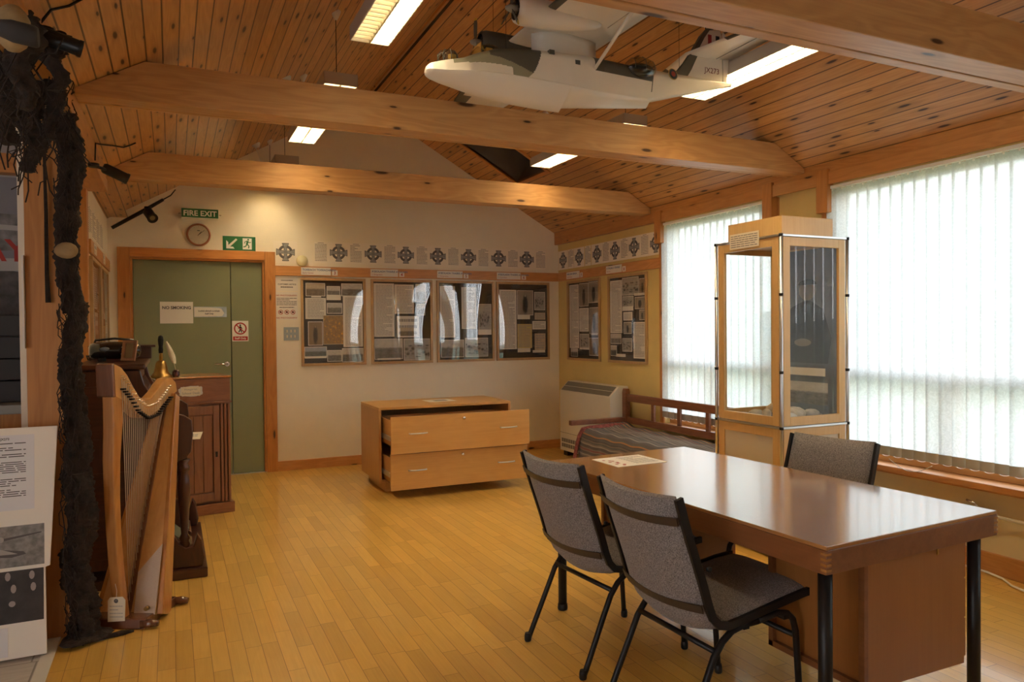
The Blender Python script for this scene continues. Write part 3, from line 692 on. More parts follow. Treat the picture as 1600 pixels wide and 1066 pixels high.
# fractions of the black area, from its top left
P3 = [('p', .04, .03, .36, .19, 'sand'), ('c', .13, .185, .29, .205), ('p', .385, .065, .61, .19, 'land1'), ('c', .38, .17, .62, .235), ('p', .63, .03, .985, .185, 'land2'),
      ('t', .03, .21, .37, .465, 12), ('p', .385, .27, .64, .40, 'land0'), ('p', .07, .495, .31, .785, 'sepia'), ('k', .32, .42, .66, .775, 'map'),
      ('t', .655, .185, .99, .81, 34), ('p', .005, .80, .375, .93, 'green_hill'), ('c', .01, .915, .37, .94), ('p', .38, .845, .625, .985, 'land2'), ('p', .63, .825, .995, .995, 'land1')]
P4 = [('t', .01, .02, .36, .69, 36), ('t', .37, .03, .71, .40, 18), ('p', .74, .02, .93, .25, 'sand'), ('p', .76, .27, .91, .42, 'land0'), ('k', .40, .43, .80, .70, 'paper', 3),
      ('p', .45, .57, .71, .69, 'sand'), ('p', .01, .715, .50, .975, 'land1'), ('c', .06, .96, .46, .98), ('p', .52, .72, .99, .995, 'group0')]
P5 = [('t', .02, .04, .30, .71, 34), ('t', .42, .05, .70, .60, 28), ('p', .74, .27, .99, .62, 'group1'), ('c', .73, .61, .99, .68), ('p', .03, .74, .46, .97, 'land0'), ('p', .48, .72, .92, .97, 'group2')]
P6 = [('t', .02, .075, .365, .88, 40), ('p', .38, .08, .71, .42, 'port0'), ('c', .38, .42, .64, .475), ('p', .735, .10, .96, .35, 'group1'), ('k', .74, .385, .96, .48, 'buffdoc', 3),
      ('k', .38, .54, .68, .87, 'yellowdoc', 14), ('c', .38, .87, .64, .925), ('k', .69, .50, .97, .615, 'paper', 4), ('k', .735, .67, .96, .90, 'buffdoc', 6), ('c', .69, .90, .95, .935)]
P7 = [('t', .02, .02, .34, .87, 48), ('p', .36, .015, .66, .32, 'port1'), ('p', .67, .01, .985, .28, 'port2'), ('t', .36, .34, .665, .65, 16), ('p', .69, .34, .985, .68, 'port0'), ('c', .74, .67, .95, .695),
      ('p', .37, .68, .67, .87, 'group2'), ('p', .68, .73, .985, .96, 'sepia'), ('p', .06, .875, .30, .985, 'land1'), ('c', .37, .86, .68, .885)]
P8 = [('t', .01, .03, .35, .67, 44), ('p', .36, .01, .81, .22, 'group0'), ('p', .83, .04, .99, .22, 'sepia'), ('p', .37, .23, .67, .36, 'group1'), ('p', .71, .25, .98, .39, 'port2'), ('c', .70, .205, .98, .235),
      ('c', .37, .36, .67, .405), ('t', .39, .42, .64, .52, 5), ('p', .83, .40, .98, .52, 'port1'), ('p', .40, .54, .62, .68, 'port0'), ('t', .67, .54, .99, .965, 22),
      ('p', .02, .68, .33, .80, 'land1'), ('p', .36, .73, .63, .89, 'group2'), ('p', .02, .82, .20, .95, 'land0'), ('c', .17, .92, .45, .955)]
dframe(BACK, 1.172, 1.82, P3, 'framed history panel with orange map, leftmost on the back wall')
dframe(BACK, 1.874, 2.538, P4, 'framed history panel with two tall text columns over two ship photographs, left of the glare')
dframe(BACK, 2.586, 3.252, P5, 'framed history panel washed out by the window reflection', bow=.014)
dframe(BACK, 3.281, 3.941, P6, 'framed history panel with yellow document, nearest the corner on the back wall')
dframe(RIGHTV, -7.27, -6.575, P7, 'framed history panel on the yellow wall with a woman in a hat, next to corner')
dframe(RIGHTV, -6.42, -5.742, P8, 'framed history panel on the yellow wall with many small photographs, beside far window')
dframe(LEFT, 5.80, 6.50, P4, 'framed text panel on the left wall, nearer of two above the harmonium', bow=.004)
dframe(LEFT, 6.56, 7.26, P6, 'framed text panel on the left wall, further of two, beside the green door', bow=.004)

def wlabel(F, u, s1, s2, lab, z0=1.924, z1=1.999, L=.29):
    t = thing('heading_card', lab, 'card', F(u, z0, .02), 'white heading cards on the pine rail')
    m = MB(); m.box(F, u, u+L, z0, z1, .0208, .0230); m.build('card', 'paper', t, bevel=.0005)
    m = MB(); text_into(m, F, s1, u+.014, z0+.042, .027, w=.0236, bold=.0006); m.build('blue_lettering', 'blueink', t)
    m = MB(); text_into(m, F, s2, u+.014, z0+.013, .021, w=.0236); m.build('red_lettering', 'redink', t)
def nlabel(F, u, s, lab):
    t = thing('number_card', lab, 'card', F(u, 1.924, .02), 'small square number cards')
    m = MB(); m.box(F, u, u+.056, 1.924, 1.976, .0208, .0230); m.build('card', 'paper', t, bevel=.0005)
    m = MB(); text_into(m, F, s, u+.028, 1.934, .042, w=.0236, align='CENTER', bold=.001); m.build('numeral', 'redink', t)
for F, u, a, b, n, where in ((BACK, 1.178, 'TOISEACH TOISEACHAIDH', 'Early Career', '3', 'leftmost panel with the orange map'),
                      (BACK, 1.871, "A'SEOLADH THAIRIS A'CHUAIN", '1. Emigration', '4', 'panel second from the left on the back wall'),
                      (BACK, 2.591, "A'SEOLADH THAIRIS A'CHUAIN", '2. Emigration', '5', 'panel with the window reflection'),
                      (BACK, 3.286, "A'SEOLADH THAIRIS A'CHUAIN", '3. Columbus', '6', 'panel with the yellow document'),
                      (RIGHTV, -7.27, 'PAIRCEAN BEAGA', 'Smallholdings', '7', 'yellow wall panel nearest the corner'),
                      (RIGHTV, -6.44, "A' FAGAIL A' BHAILE", 'Recruits', '8', 'yellow wall panel beside the window')):
    wlabel(F, u, a, b, 'white heading card above the '+where)
    nlabel(F, u+.302, n, 'small card numbered %s above the %s' % (n, where))
wlabel(LEFT, 5.95, 'AN EAGLAIS', 'Church', 'white heading card on the left wall rail, nearer of the two', L=.2)
wlabel(LEFT, 6.72, 'SGOIL', 'School', 'white heading card on the left wall rail, further of the two', L=.2)

# frieze of celtic crosses and verses
def cross(F, u, v, lab, r=.088, grp='Celtic cross prints of the frieze'):
    t = thing('cross_print', lab, 'print', F(u, v-.105, 0), grp)
    m = MB(); m.box(F, u-.112, u+.112, v-.107, v+.107, .0005, .0015); m.build('sheet', 'frieze', t)
    m = MB(); w = .0021
    k = 28
    for i in range(k):
        a0, a1 = 2*PI*i/k, 2*PI*(i+1)/k
        m.quad([F(u+.044*math.cos(a0), v+.044*math.sin(a0), w), F(u+.069*math.cos(a0), v+.069*math.sin(a0), w), F(u+.069*math.cos(a1), v+.069*math.sin(a1), w), F(u+.044*math.cos(a1), v+.044*math.sin(a1), w)])
    def arm(s, w):
        for q in range(4):
            c, sn = math.cos(q*PI/2), math.sin(q*PI/2)
            P = [(0, -.014+s), (.05, -.018+s), (r-.003-s*.5, -.034+s), (r-s, -.030+s), (r-s, .030-s), (r-.003-s*.5, .034-s), (.05, .018-s), (0, .014-s)]
            yield [F(u+c*x-sn*y, v+sn*x+c*y, w) for x, y in P]
    for P in arm(0, .0025): m.quad(P, uv=None)
    m.build('dark_outline', 'ink', t)
    m = MB()
    for P in arm(.0055, .0029): m.quad(P, uv=None)
    m.lathe(FR(F(u, v, .0024), F.u, F.v, F.w), [(.020, 0), (.020, .0007)], 16); m.build('stone_infill', 'stone', t)
    m = MB()
    for i in range(16):
        a0, a1 = 2*PI*i/16, 2*PI*(i+1)/16
        m.quad([F(u+.007*math.cos(a0), v+.007*math.sin(a0), .0035), F(u+.011*math.cos(a0), v+.011*math.sin(a0), .0035), F(u+.011*math.cos(a1), v+.011*math.sin(a1), .0035), F(u+.007*math.cos(a1), v+.007*math.sin(a1), .0035)])
    m.build('centre_ring', 'ink', t)
def verse(F, u, v, lab, W=.062, seed=0, grp='verse sheets of the frieze'):
    t = thing('verse_sheet', lab, 'print', F(u, v-.105, 0), grp)
    m = MB(); m.box(F, u-W-.0, u+W, v-.107, v+.107, .0005, .0015); m.build('sheet', 'frieze', t)
    m = MB(); lines_into(m, F, u-W+.004, v-.088, u+W-.004, v+.088, 12, 0, .0021, seed, fill=.32); m.rect(F, u-.03, v+.094, u+.03, v+.098, .0021); m.build('verse_text', 'ink', t)
ordn = ['first', 'second', 'third', 'fourth', 'fifth', 'sixth', 'seventh', 'eighth']
cross(BACK, 1.035, 2.144, 'lone Celtic cross print beside the door frame, left of the round alarm')
cu = [1.553, 1.906, 2.254, 2.608, 2.960, 3.318, 3.666]
for i, u in enumerate(cu): cross(BACK, u, 2.155, '%s Celtic cross print right of the alarm disc, on the back wall frieze' % ordn[i])
for i, u in enumerate([1.376]+[c+.176 for c in cu]): verse(BACK, u, 2.152, '%s verse sheet of the back wall frieze from the left' % ordn[i], seed=i)
ru = [7.382, 7.02, 6.647, 6.303, 5.965, 5.615]
for i, y in enumerate(ru): cross(RIGHTV, -y, 2.148, '%s Celtic cross print on the yellow wall counting from the corner' % ordn[i])
for i, y in enumerate([(ru[j]+ru[j+1])/2 for j in range(5)]): verse(RIGHTV, -y, 2.148, '%s verse sheet on the yellow wall counting from the corner' % ordn[i], seed=20+i)
for i, y in enumerate((5.90, 6.22, 6.54, 6.86)): verse(LEFT, y, 2.148, '%s verse sheet high on the left wall from the post' % ordn[i], seed=40+i, W=.13)

# ------------------------------------------------------------------ signs, clock, switches on the back wall
t = thing('fire_exit_sign', 'green FIRE EXIT light box above the wall clock', 'sign', BACK(.266, 2.43, 0))
m = MB(); m.box(BACK, .106, .426, 2.424, 2.512, 0, .055); m.build('housing', 'signwhite', t, bevel=.003)
m = MB(); m.box(BACK, .108, .424, 2.430, 2.512, .0555, .060); m.build('green_panel', 'signgreen', t, bevel=.001)
m = MB(); text_into(m, BACK, 'FIRE EXIT', .266, 2.446, .069, w=.061, align='CENTER', bold=.0016); m.build('lettering', 'signwhite', t)
m = MB(); m.tube([BACK(.085, 2.465, .0), BACK(.085, 2.465, .03), BACK(.108, 2.465, .03)], .005, 6); m.tube([BACK(.447, 2.465, .0), BACK(.447, 2.465, .03), BACK(.424, 2.465, .03)], .005, 6); m.build('side_bracket', 'chrome', t)
t = thing('wall_clock', 'round wall clock with a reddish wooden rim above the door', 'clock', BACK(.252, 2.17, 0))
Fc = FR(BACK(.252, 2.276, 0), BACK.u, BACK.v, BACK.w)
m = MB(); m.lathe(Fc, [(.100, 0), (.107, .015), (.104, .03), (.094, .036), (.088, .028), (.088, .02)], 40); m.build('rim', mat('clock_rim_wood', (.34, .13, .06), .35, coat=.3), t)
m = MB(); m.lathe(Fc, [(.089, .012), (.089, .0215)], 40); m.build('dial', mat('clock_dial', (.62, .56, .44), .6), t)
m = MB()
for i in range(12):
    a = i*PI/6; F2 = FR(Fc(0, 0, .022), Fc.u*math.cos(a)+Fc.v*math.sin(a), -Fc.u*math.sin(a)+Fc.v*math.cos(a), Fc.w); m.box(F2, .072, .080, -.0012, .0012, 0, .0008)
m.box(Fc, -.012, .012, .034, .042, .022, .0226); m.build('hour_mark', 'ink', t)
for nm, ang, ln, wd in (('hour_hand', 50, .040, .0022), ('minute_hand', 40, .068, .0016)):
    a = math.radians(ang); F2 = FR(Fc(0, 0, .0235), Fc.u*math.cos(a)+Fc.v*math.sin(a), -Fc.u*math.sin(a)+Fc.v*math.cos(a), Fc.w); m = MB(); m.box(F2, -.012, ln, -wd, wd, 0, .001); m.build(nm, 'black', t)
m = MB(); m.lathe(Fc, [(.089, .026), (.086, .0285), (.05, .030), (.01, .0305)], 32); m.build('clock_glass', 'clear', t)
t = thing('exit_arrow_sign', 'green running man sign with white down-left arrow, over door corner', 'sign', BACK(.61, 2.14, 0))
m = MB(); m.box(BACK, .462, .757, 2.142, 2.278, .0005, .004); m.build('sign_plate', 'signgreen', t, bevel=.0008)
m = MB(); w = .0048
c = (.545, 2.21)
P = [(-.052, -.05), (.022, -.05), (.008, -.032), (-.018, -.032), (.048, .035), (.035, .048), (-.034, -.018), (-.034, .010), (-.052, .028)]
m.quad([BACK(c[0]+a, c[1]+b, w) for a, b in P], uv=None); m.build('arrow', 'signwhite', t)
m = MB(); m.rect(BACK, .640, 2.156, .722, 2.262, w); m.build('doorway_symbol', 'signwhite', t)
m = MB(); w = .0056; c = (.682, 2.205)
def limb(mb, F, pts, r, w):
    for (a, b), (c2, d) in zip(pts[:-1], pts[1:]):
        L_ = math.hypot(c2-a, d-b); ux, uy = (c2-a)/L_, (d-b)/L_
        mb.quad([F(a-uy*r, b+ux*r, w), F(a+uy*r, b-ux*r, w), F(c2+uy*r, d-ux*r, w), F(c2-uy*r, d+ux*r, w)], uv=None)
def disc(mb, F, u, v, r, w, k=16): mb.quad([F(u+r*math.cos(2*PI*i/k), v+r*math.sin(2*PI*i/k), w) for i in range(k)], uv=None)
def runner(mb, F, u, v, s, w):
    disc(mb, F, u+.010*s, v+.040*s, .008*s, w)
    limb(mb, F, [(u+.006*s, v+.028*s), (u-.002*s, v-.004*s)], .009*s, w)
    limb(mb, F, [(u+.002*s, v-.004*s), (u+.016*s, v-.018*s), (u+.012*s, v-.040*s)], .0045*s, w)
    limb(mb, F, [(u-.002*s, v-.002*s), (u-.012*s, v-.022*s), (u-.032*s, v-.028*s)], .0045*s, w)
    limb(mb, F, [(u+.004*s, v+.028*s), (u+.022*s, v+.012*s), (u+.034*s, v+.018*s)], .0032*s, w)
    limb(mb, F, [(u+.002*s, v+.028*s), (u-.018*s, v+.020*s), (u-.022*s, v+.004*s)], .0032*s, w)
runner(m, BACK, .680, 2.208, 1.05, w); m.build('running_figure', 'signgreen', t)
# notices on the door
DF = FR(BACK(0, 0, -.03), BACK.u, BACK.v, BACK.w)
t = thing('no_smoking_notice', 'large white NO SMOKING sheet stuck on the green door', 'notice', DF(.05, 1.45, 0))
m = MB(); m.box(DF, -.085, .196, 1.450, 1.651, .0003, .0015); m.build('sheet', 'paper', t)
m = MB(); text_into(m, DF, 'NO SMOKING', .056, 1.583, .0385, w=.0035, align='CENTER', bold=.0012); m.build('lettering', 'ink', t)
t = thing('staff_notice', 'small blue and white torn-edged staff notice beside the NO SMOKING sheet', 'notice', DF(.35, 1.505, 0))
m = MB(); m.box(DF, .203, .490, 1.508, 1.606, .0003, .0015); m.build('sheet', mat('pale_blue_card', (.42, .50, .58), .7, var=.2, vscale=12), t)
m = MB(); m.quad([DF(.206+.27*a, 1.556+b, .0021) for a, b in ((.0, -.044), (.9, -.040), (.97, -.01), (.88, .03), (.80, .038), (.5, .044), (.1, .046), (.0, .044))], uv=None); m.build('white_band', 'paper', t)
m = MB(); text_into(m, DF, 'Luchd-obrach a-mhain', .335, 1.560, .021, w=.0035, align='CENTER', bold=.0006); text_into(m, DF, 'Staff Only', .335, 1.534, .019, w=.0035, align='CENTER', bold=.0006); m.build('lettering', 'ink', t)
t = thing('staff_only_sign', 'red and white Staff Only sign with barred walking figure', 'sign', DF(.61, 1.275, 0))
m = MB(); m.box(DF, .536, .684, 1.276, 1.472, .0003, .002); m.build('plate', 'signwhite', t)
MT['signred'] = mat('prohibition_red', (.42, .012, .015), .45)
m = MB(); k = 36; cu_, cv_ = .610, 1.398
for i in range(k):
    a0, a1 = 2*PI*i/k, 2*PI*(i+1)/k
    m.quad([DF(cu_+.046*math.cos(a0), cv_+.046*math.sin(a0), .0032), DF(cu_+.058*math.cos(a0), cv_+.058*math.sin(a0), .0032), DF(cu_+.058*math.cos(a1), cv_+.058*math.sin(a1), .0032), DF(cu_+.046*math.cos(a1), cv_+.046*math.sin(a1), .0032)])
limb(m, DF, [(cu_-.037, cv_+.037), (cu_+.037, cv_-.037)], .005, .0034); m.build('red_circle', 'signred', t)
m = MB(); disc(m, DF, cu_, cv_+.032, .008, .0028); limb(m, DF, [(cu_, cv_+.022), (cu_, cv_-.006)], .009, .0028); limb(m, DF, [(cu_, cv_-.004), (cu_+.012, cv_-.038)], .0045, .0028); limb(m, DF, [(cu_, cv_-.004), (cu_-.014, cv_-.036)], .0045, .0028)
limb(m, DF, [(cu_, cv_+.02), (cu_+.018, cv_-.002)], .0035, .0028); limb(m, DF, [(cu_, cv_+.02), (cu_-.018, cv_)], .0035, .0028); m.build('walking_figure', 'black', t)
m = MB(); m.box(DF, .544, .676, 1.284, 1.322, .002, .0026); o = m.build('red_band', 'signred', t)
m = MB(); text_into(m, DF, 'Staff Only', .610, 1.296, .026, w=.003, align='CENTER', bold=.0006); m.build('lettering', 'signwhite', o)
# notices beside the door
t = thing('customer_notice', 'white CUSTOMER NOTICE sheet, upper of two left of the first panel', 'notice', BACK(1.04, 1.76, 0))
m = MB(); m.box(BACK, .935, 1.150, 1.765, 1.900, .0003, .0013); m.build('sheet', 'paper', t)
m = MB(); text_into(m, BACK, 'CUSTOMER NOTICE', 1.045, 1.822, .019, w=.0018, align='CENTER', bold=.0005); lines_into(m, BACK, .985, 1.79, 1.10, 1.812, 1, 0, .0018, 3); lines_into(m, BACK, .99, 1.86, 1.10, 1.874, 1, 0, .0018, 4); m.build('lettering', 'ink', t)
t = thing('no_photography_notice', 'white NO PHOTOGRAPHY sheet with three red barred circles', 'notice', BACK(1.04, 1.48, 0))
m = MB(); m.box(BACK, .935, 1.145, 1.478, 1.752, .0003, .0013); m.build('sheet', 'paper', t)
m = MB(); text_into(m, BACK, 'NO PHOTOGRAPHY', 1.040, 1.712, .0215, w=.0018, align='CENTER', bold=.0006); text_into(m, BACK, 'NO PHOTOGRAPHY', 1.040, 1.492, .0215, w=.0018, align='CENTER', bold=.0006)
m.build('red_heading', mat('pale_red_print', (.50, .20, .14), .8), t)
m = MB(); lines_into(m, BACK, .945, 1.62, 1.135, 1.70, 5, 0, .0018, 5, fill=.35); lines_into(m, BACK, .97, 1.595, 1.11, 1.61, 1, 0, .0018, 6); m.build('body_text', 'ink', t)
for i, u in enumerate((.982, 1.040, 1.098)):
    m = MB()
    for j in range(24):
        a0, a1 = 2*PI*j/24, 2*PI*(j+1)/24
        m.quad([BACK(u+.018*math.cos(a0), 1.555+.018*math.sin(a0), .0024), BACK(u+.023*math.cos(a0), 1.555+.023*math.sin(a0), .0024), BACK(u+.023*math.cos(a1), 1.555+.023*math.sin(a1), .0024), BACK(u+.018*math.cos(a1), 1.555+.018*math.sin(a1), .0024)])
    limb(m, BACK, [(u-.015, 1.570), (u+.015, 1.540)], .0022, .0025); o = m.build('barred_circle', 'signred', t)
    m = MB(); m.rect(BACK, u-.010, 1.547, u+.010, 1.560, .0020); disc(m, BACK, u, 1.562, .005, .0021); m.build('camera_symbol', 'black', o)
t = thing('switch_plate', 'grey metal six-gang light switch under the no photography notice', 'light switch', BACK(1.08, 1.28, 0))
m = MB(); m.box(BACK, 1.008, 1.152, 1.277, 1.408, 0, .008); m.build('plate', mat('brushed_switch_plate', (.36, .40, .42), .35, metal=.6), t, bevel=.002)
for i in range(3):
    for j in range(2): m = MB(); m.box(BACK, 1.031+i*.037, 1.045+i*.037, 1.304+j*.052, 1.330+j*.052, .008, .013); m.build('rocker', mat('rocker_cream', (.66, .58, .42), .4), t, bevel=.001)
m = MB(); m.lathe(FR(BACK(1.190, 2.062, 0), BACK.u, BACK.v, BACK.w), [(.050, 0), (.054, .004), (.054, .024), (.050, .030), (.0, .031)], 28); tag(m.build('alarm_sounder', mat('alarm_cream', (.66, .58, .33), .45)), 'round cream alarm disc on the back wall above the first heading card', 'alarm')

# ------------------------------------------------------------------ big table
def rotF(x, y, deg, z=0):
    a = math.radians(deg); return FR((x, y, z), (math.cos(a), math.sin(a), 0), (-math.sin(a), math.cos(a), 0), (0, 0, 1))
TH = .72
t = thing('office_table', 'long varnished wooden desk on black steel legs, paper on its far end', 'desk', (2.11, 2.4, 0))
T0, T1, T2, T3 = (1.722, 1.556), (2.582, 1.60), (2.515, 3.225), (1.660, 3.185)
ctr = Vector((2.12, 2.39))
def inset(p, d): v = Vector(p)-ctr; return (p[0]-math.copysign(d, v.x), p[1]-math.copysign(d, v.y))
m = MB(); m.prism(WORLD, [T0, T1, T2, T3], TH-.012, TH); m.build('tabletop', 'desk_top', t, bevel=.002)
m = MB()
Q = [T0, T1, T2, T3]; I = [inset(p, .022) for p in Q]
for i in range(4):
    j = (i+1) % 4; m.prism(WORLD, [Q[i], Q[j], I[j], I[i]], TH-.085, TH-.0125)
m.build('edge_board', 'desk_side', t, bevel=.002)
for i in range(4):
    m = MB(); p = Q[i]; v = Vector(p)-ctr
    for k in range(4): m.box(WORLD, p[0]-.0015 if v.x < 0 else p[0]-.02, p[0]+.02 if v.x < 0 else p[0]+.0015, p[1]-.0015 if v.y < 0 else p[1]-.02, p[1]+.02 if v.y < 0 else p[1]+.0015, TH-.028-.016*k, TH-.020-.016*k)
    m.build('corner_joint', 'desk_top', t)
for p in Q:
    c = inset(p, .05); m = MB(); Fp = FR((c[0], c[1], 0), (1, 0, 0), (0, 1, 0), (0, 0, 1))
    m.lathe(Fp, [(.021, .012), (.021, TH-.0855)], 18); lg = m.build('leg', 'steelblk', t)
    m = MB(); m.lathe(Fp, [(.023, 0), (.025, .008), (.023, .03)], 14); m.build('foot', 'black', lg)
def pedestal(x0, x1, y0, y1, z0, z1, left_panel=True):
    m = MB(); m.box(WORLD, x0+.004, x1, y0+.004, y1-.004, z0, z1); c = m.build('pedestal', 'desk_panel', t, bevel=.002)
    m = MB()
    for q in ((y0, y0+.022, z0, z1), (y1-.022, y1, z0, z1), (y0, y1, z0, z0+.022), (y0, y1, z1-.022, z1)): m.box(WORLD, x0-.014, x0+.004, *q)
    m.build('edge_lipping', 'desk_side', c, bevel=.001)
    for k in range(3):
        zz = z0+.02+k*(z1-z0-.02)/3; m = MB(); m.box(WORLD, x1, x1+.016, y0+.01, y1-.01, zz, zz+(z1-z0-.02)/3-.006); d = m.build('drawer', 'desk_panel', t, bevel=.002)
        m = MB(); m.box(WORLD, x1+.016, x1+.03, (y0+y1)/2-.05, (y0+y1)/2+.05, zz+.09, zz+.10); m.build('handle', 'black', d, bevel=.002)
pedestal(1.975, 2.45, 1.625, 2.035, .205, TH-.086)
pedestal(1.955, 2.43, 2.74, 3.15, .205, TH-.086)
m = MB(); m.box(WORLD, 2.30, 2.306, 1.620, 1.6245, TH-.12, TH-.087); m.build('cam_latch', 'brass', t)
# card on the table
Fq = rotF(2.0, 3.0, 3, TH+.0005)
t = thing('information_card', 'white laminated sheet with red motif on the far end of the desk', 'paper', (2.0, 3.0, TH))
m = MB(); m.prism(Fq, [(-.14, -.115), (.145, -.12), (.15, .11), (-.13, .115)], 0, .0015); m.build('sheet', 'paper', t)
m = MB(); lines_into(m, Fq, -.01, -.09, .125, .09, 9, 0, .0022, 8); m.build('text', 'softink', t)
m = MB()
for k in range(9): disc(m, Fq, -.085+.018*math.sin(k*2.2), -.09+.018*k, .009, .0022, 8)
m.build('red_motif', 'redink', t)

# ------------------------------------------------------------------ stacking chairs
def chair(x, y, deg, lab):
    t = thing('upholstered_chair', lab, 'chair', (x, y, 0), 'grey tweed chairs with black steel frames')
    F = rotF(x, y, deg); HW = .215
    # side profile: (forward, height), from the top of the back round the bend to the seat front
    prof = [(-.345, .838), (-.32, .765), (-.295, .69), (-.268, .615), (-.242, .54), (-.222, .475), (-.205, .435), (-.178, .408), (-.14, .40), (-.08, .407), (.0, .420), (.10, .436), (.20, .450), (.285, .456)]
    def tang(i):
        a = prof[max(i-1, 0)]; b = prof[min(i+1, len(prof)-1)]; d = Vector((b[0]-a[0], b[1]-a[1])); d.normalize(); return d
    def shell(i0, i1, name, thick, sag, tilt=0):
        rings = []; nn = 13
        for i in range(i0, i1+1):
            p = prof[i]; d = tang(i); n = Vector((d.y, -d.x))  # outer normal (backwards/down)
            if n.x > 0 and i < 6: n = -n
            if i >= 6 and n.y > 0: n = -n
            ring = []
            e = 1.0
            if i == i0 and i0 == 0: e = .45
            if i == i1 and i1 == len(prof)-1: e = .45
            for s in range(nn):
                u = 2*s/(nn-1)-1; q = sag*(1-u*u)
                ring.append((u, q + thick*e*.5*max(.25, (1-abs(u)**6))))
            for s in range(nn-1, -1, -1):
                u = 2*s/(nn-1)-1; q = sag*(1-u*u)
                ring.append((u, q - thick*e*.5*max(.25, (1-abs(u)**6))))
            rings.append([F(p[0]+n.x*q, u*(HW-.008), p[1]+n.y*q) for u, q in ring])
        m = MB(); m.loft(rings); return m.build(name, 'tweed', t)
    bk = shell(0, 8, 'backrest', .044, .036); shell(8, 13, 'seat', .052, .002)
    # black strips across the rear of the back
    for i, nm in ((1, 'upper_strip'), (5, 'lower_strip')):
        p = prof[i]; d = tang(i); n = Vector((d.y, -d.x)); n = -n if n.x > 0 else n; rings = []
        for s in range(15):
            u = 2*s/14-1; q = .034*(1-u*u)+.0205; c = (p[0]+n.x*q, p[1]+n.y*q)
            rings.append([F(c[0]+d.x*a+n.x*b, u*(HW-.004), c[1]+d.y*a+n.y*b) for a, b in ((-.014, 0), (.014, 0), (.014, .004), (-.014, .004))])
        m = MB(); m.loft(rings, smooth=False); m.build(nm, 'bronze', bk)
    # flat steel side rails
    for sgn in (-1, 1):
        rings = []
        for i, p in enumerate([(-.340, .832)]+prof[1:]):
            d = tang(i); n = Vector((d.y, -d.x)); wv = .0145 if i < 6 else .0135
            rings.append([F(p[0]+n.x*a, sgn*(HW+b), p[1]+n.y*a) for a, b in ((-wv, -.006), (wv, -.006), (wv, .008), (-wv, .008))])
        m = MB(); m.loft(rings, smooth=False); m.build('side_rail', 'steelblk', t, bevel=.0015)
    for sgn in (-1, 1):
        a = HW-.012
        def arc(pts, foot):
            m = MB(); m.tube([F(*p) for p in pts], .0115, 10); o = m.build('leg', 'steelblk', t)
            f = MB(); Ff = FR(F(*foot), F.u, F.v, F.w); f.lathe(Ff, [(.013, 0), (.0155, .006), (.0155, .022), (.0125, .036)], 12); f.build('rubber_foot', 'black', o)
        arc([(.0, sgn*a, .385), (-.06, sgn*a, .384), (-.115, sgn*a, .372), (-.155, sgn*a, .345), (-.190, sgn*a, .30), (-.228, sgn*a, .22), (-.303, sgn*a*1.02, .06), (-.325, sgn*a*1.02, .014)], (-.330, sgn*a*1.02, 0))
        arc([(.0, sgn*a, .385), (.09, sgn*a, .396), (.135, sgn*a, .386), (.162, sgn*a, .362), (.175, sgn*a, .32), (.185, sgn*a, .2), (.198, sgn*a, .014)], (.199, sgn*a, 0))
    for xx, zz, nm in ((-.182, .318, 'rear_stretcher'), (.178, .30, 'front_stretcher')):
        m = MB(); m.tube([F(xx, -HW+.012, zz), F(xx, HW-.012, zz)], .010, 8); m.build(nm, 'steelblk', t)
    for xx in (-.06, .12):
        m = MB(); m.box(F, xx-.012, xx+.012, -HW, HW, .372, .384); m.build('seat_bearer', 'steelblk', t)
    m = MB(); m.tube([F(-.23, -HW-.008, .60), F(-.23, -HW-.018, .60)], .008, 8); m.build('link_stud', 'black', t)
chair(1.745, 2.705, 5.0, 'grey tweed chair left of the desk, its back to camera, nearer the oak drawers')
chair(1.750, 2.075, 2.0, 'grey tweed chair in the foreground with its shaded seat under the desk edge')
chair(2.51, 2.47, 190, 'grey tweed chair on the window side of the desk, facing the camera')

# ------------------------------------------------------------------ low cabinet with its two drawers pulled out
cx0, cx1, cy0, cy1, cz0, cz1 = 1.572, 2.79, 6.07, 6.70, .085, .695
t = thing('drawer_cabinet', 'low wide oak cabinet with both drawers pulled out, alone on the floor', 'cabinet', (2.18, 6.4, 0))
m = MB(); m.box(WORLD, cx0, cx0+.022, cy0, cy1, cz0, cz1); m.box(WORLD, cx1-.022, cx1, cy0, cy1, cz0, cz1); m.box(WORLD, cx0+.022, cx1-.022, cy0+.02, cy1, cz0, cz0+.022); m.box(WORLD, cx0+.022, cx1-.022, cy1-.012, cy1, cz0, cz1); m.build('carcass', 'maple_z', t, bevel=.001)
m = MB(); m.box(WORLD, cx0, cx1, cy0, cy1, cz1, cz1+.022); m.build('top', 'maple', t, bevel=.0015)
m = MB(); m.box(WORLD, cx0+.06, cx1-.06, cy0+.03, cy1-.03, 0, cz0); m.build('plinth', 'maple', t)
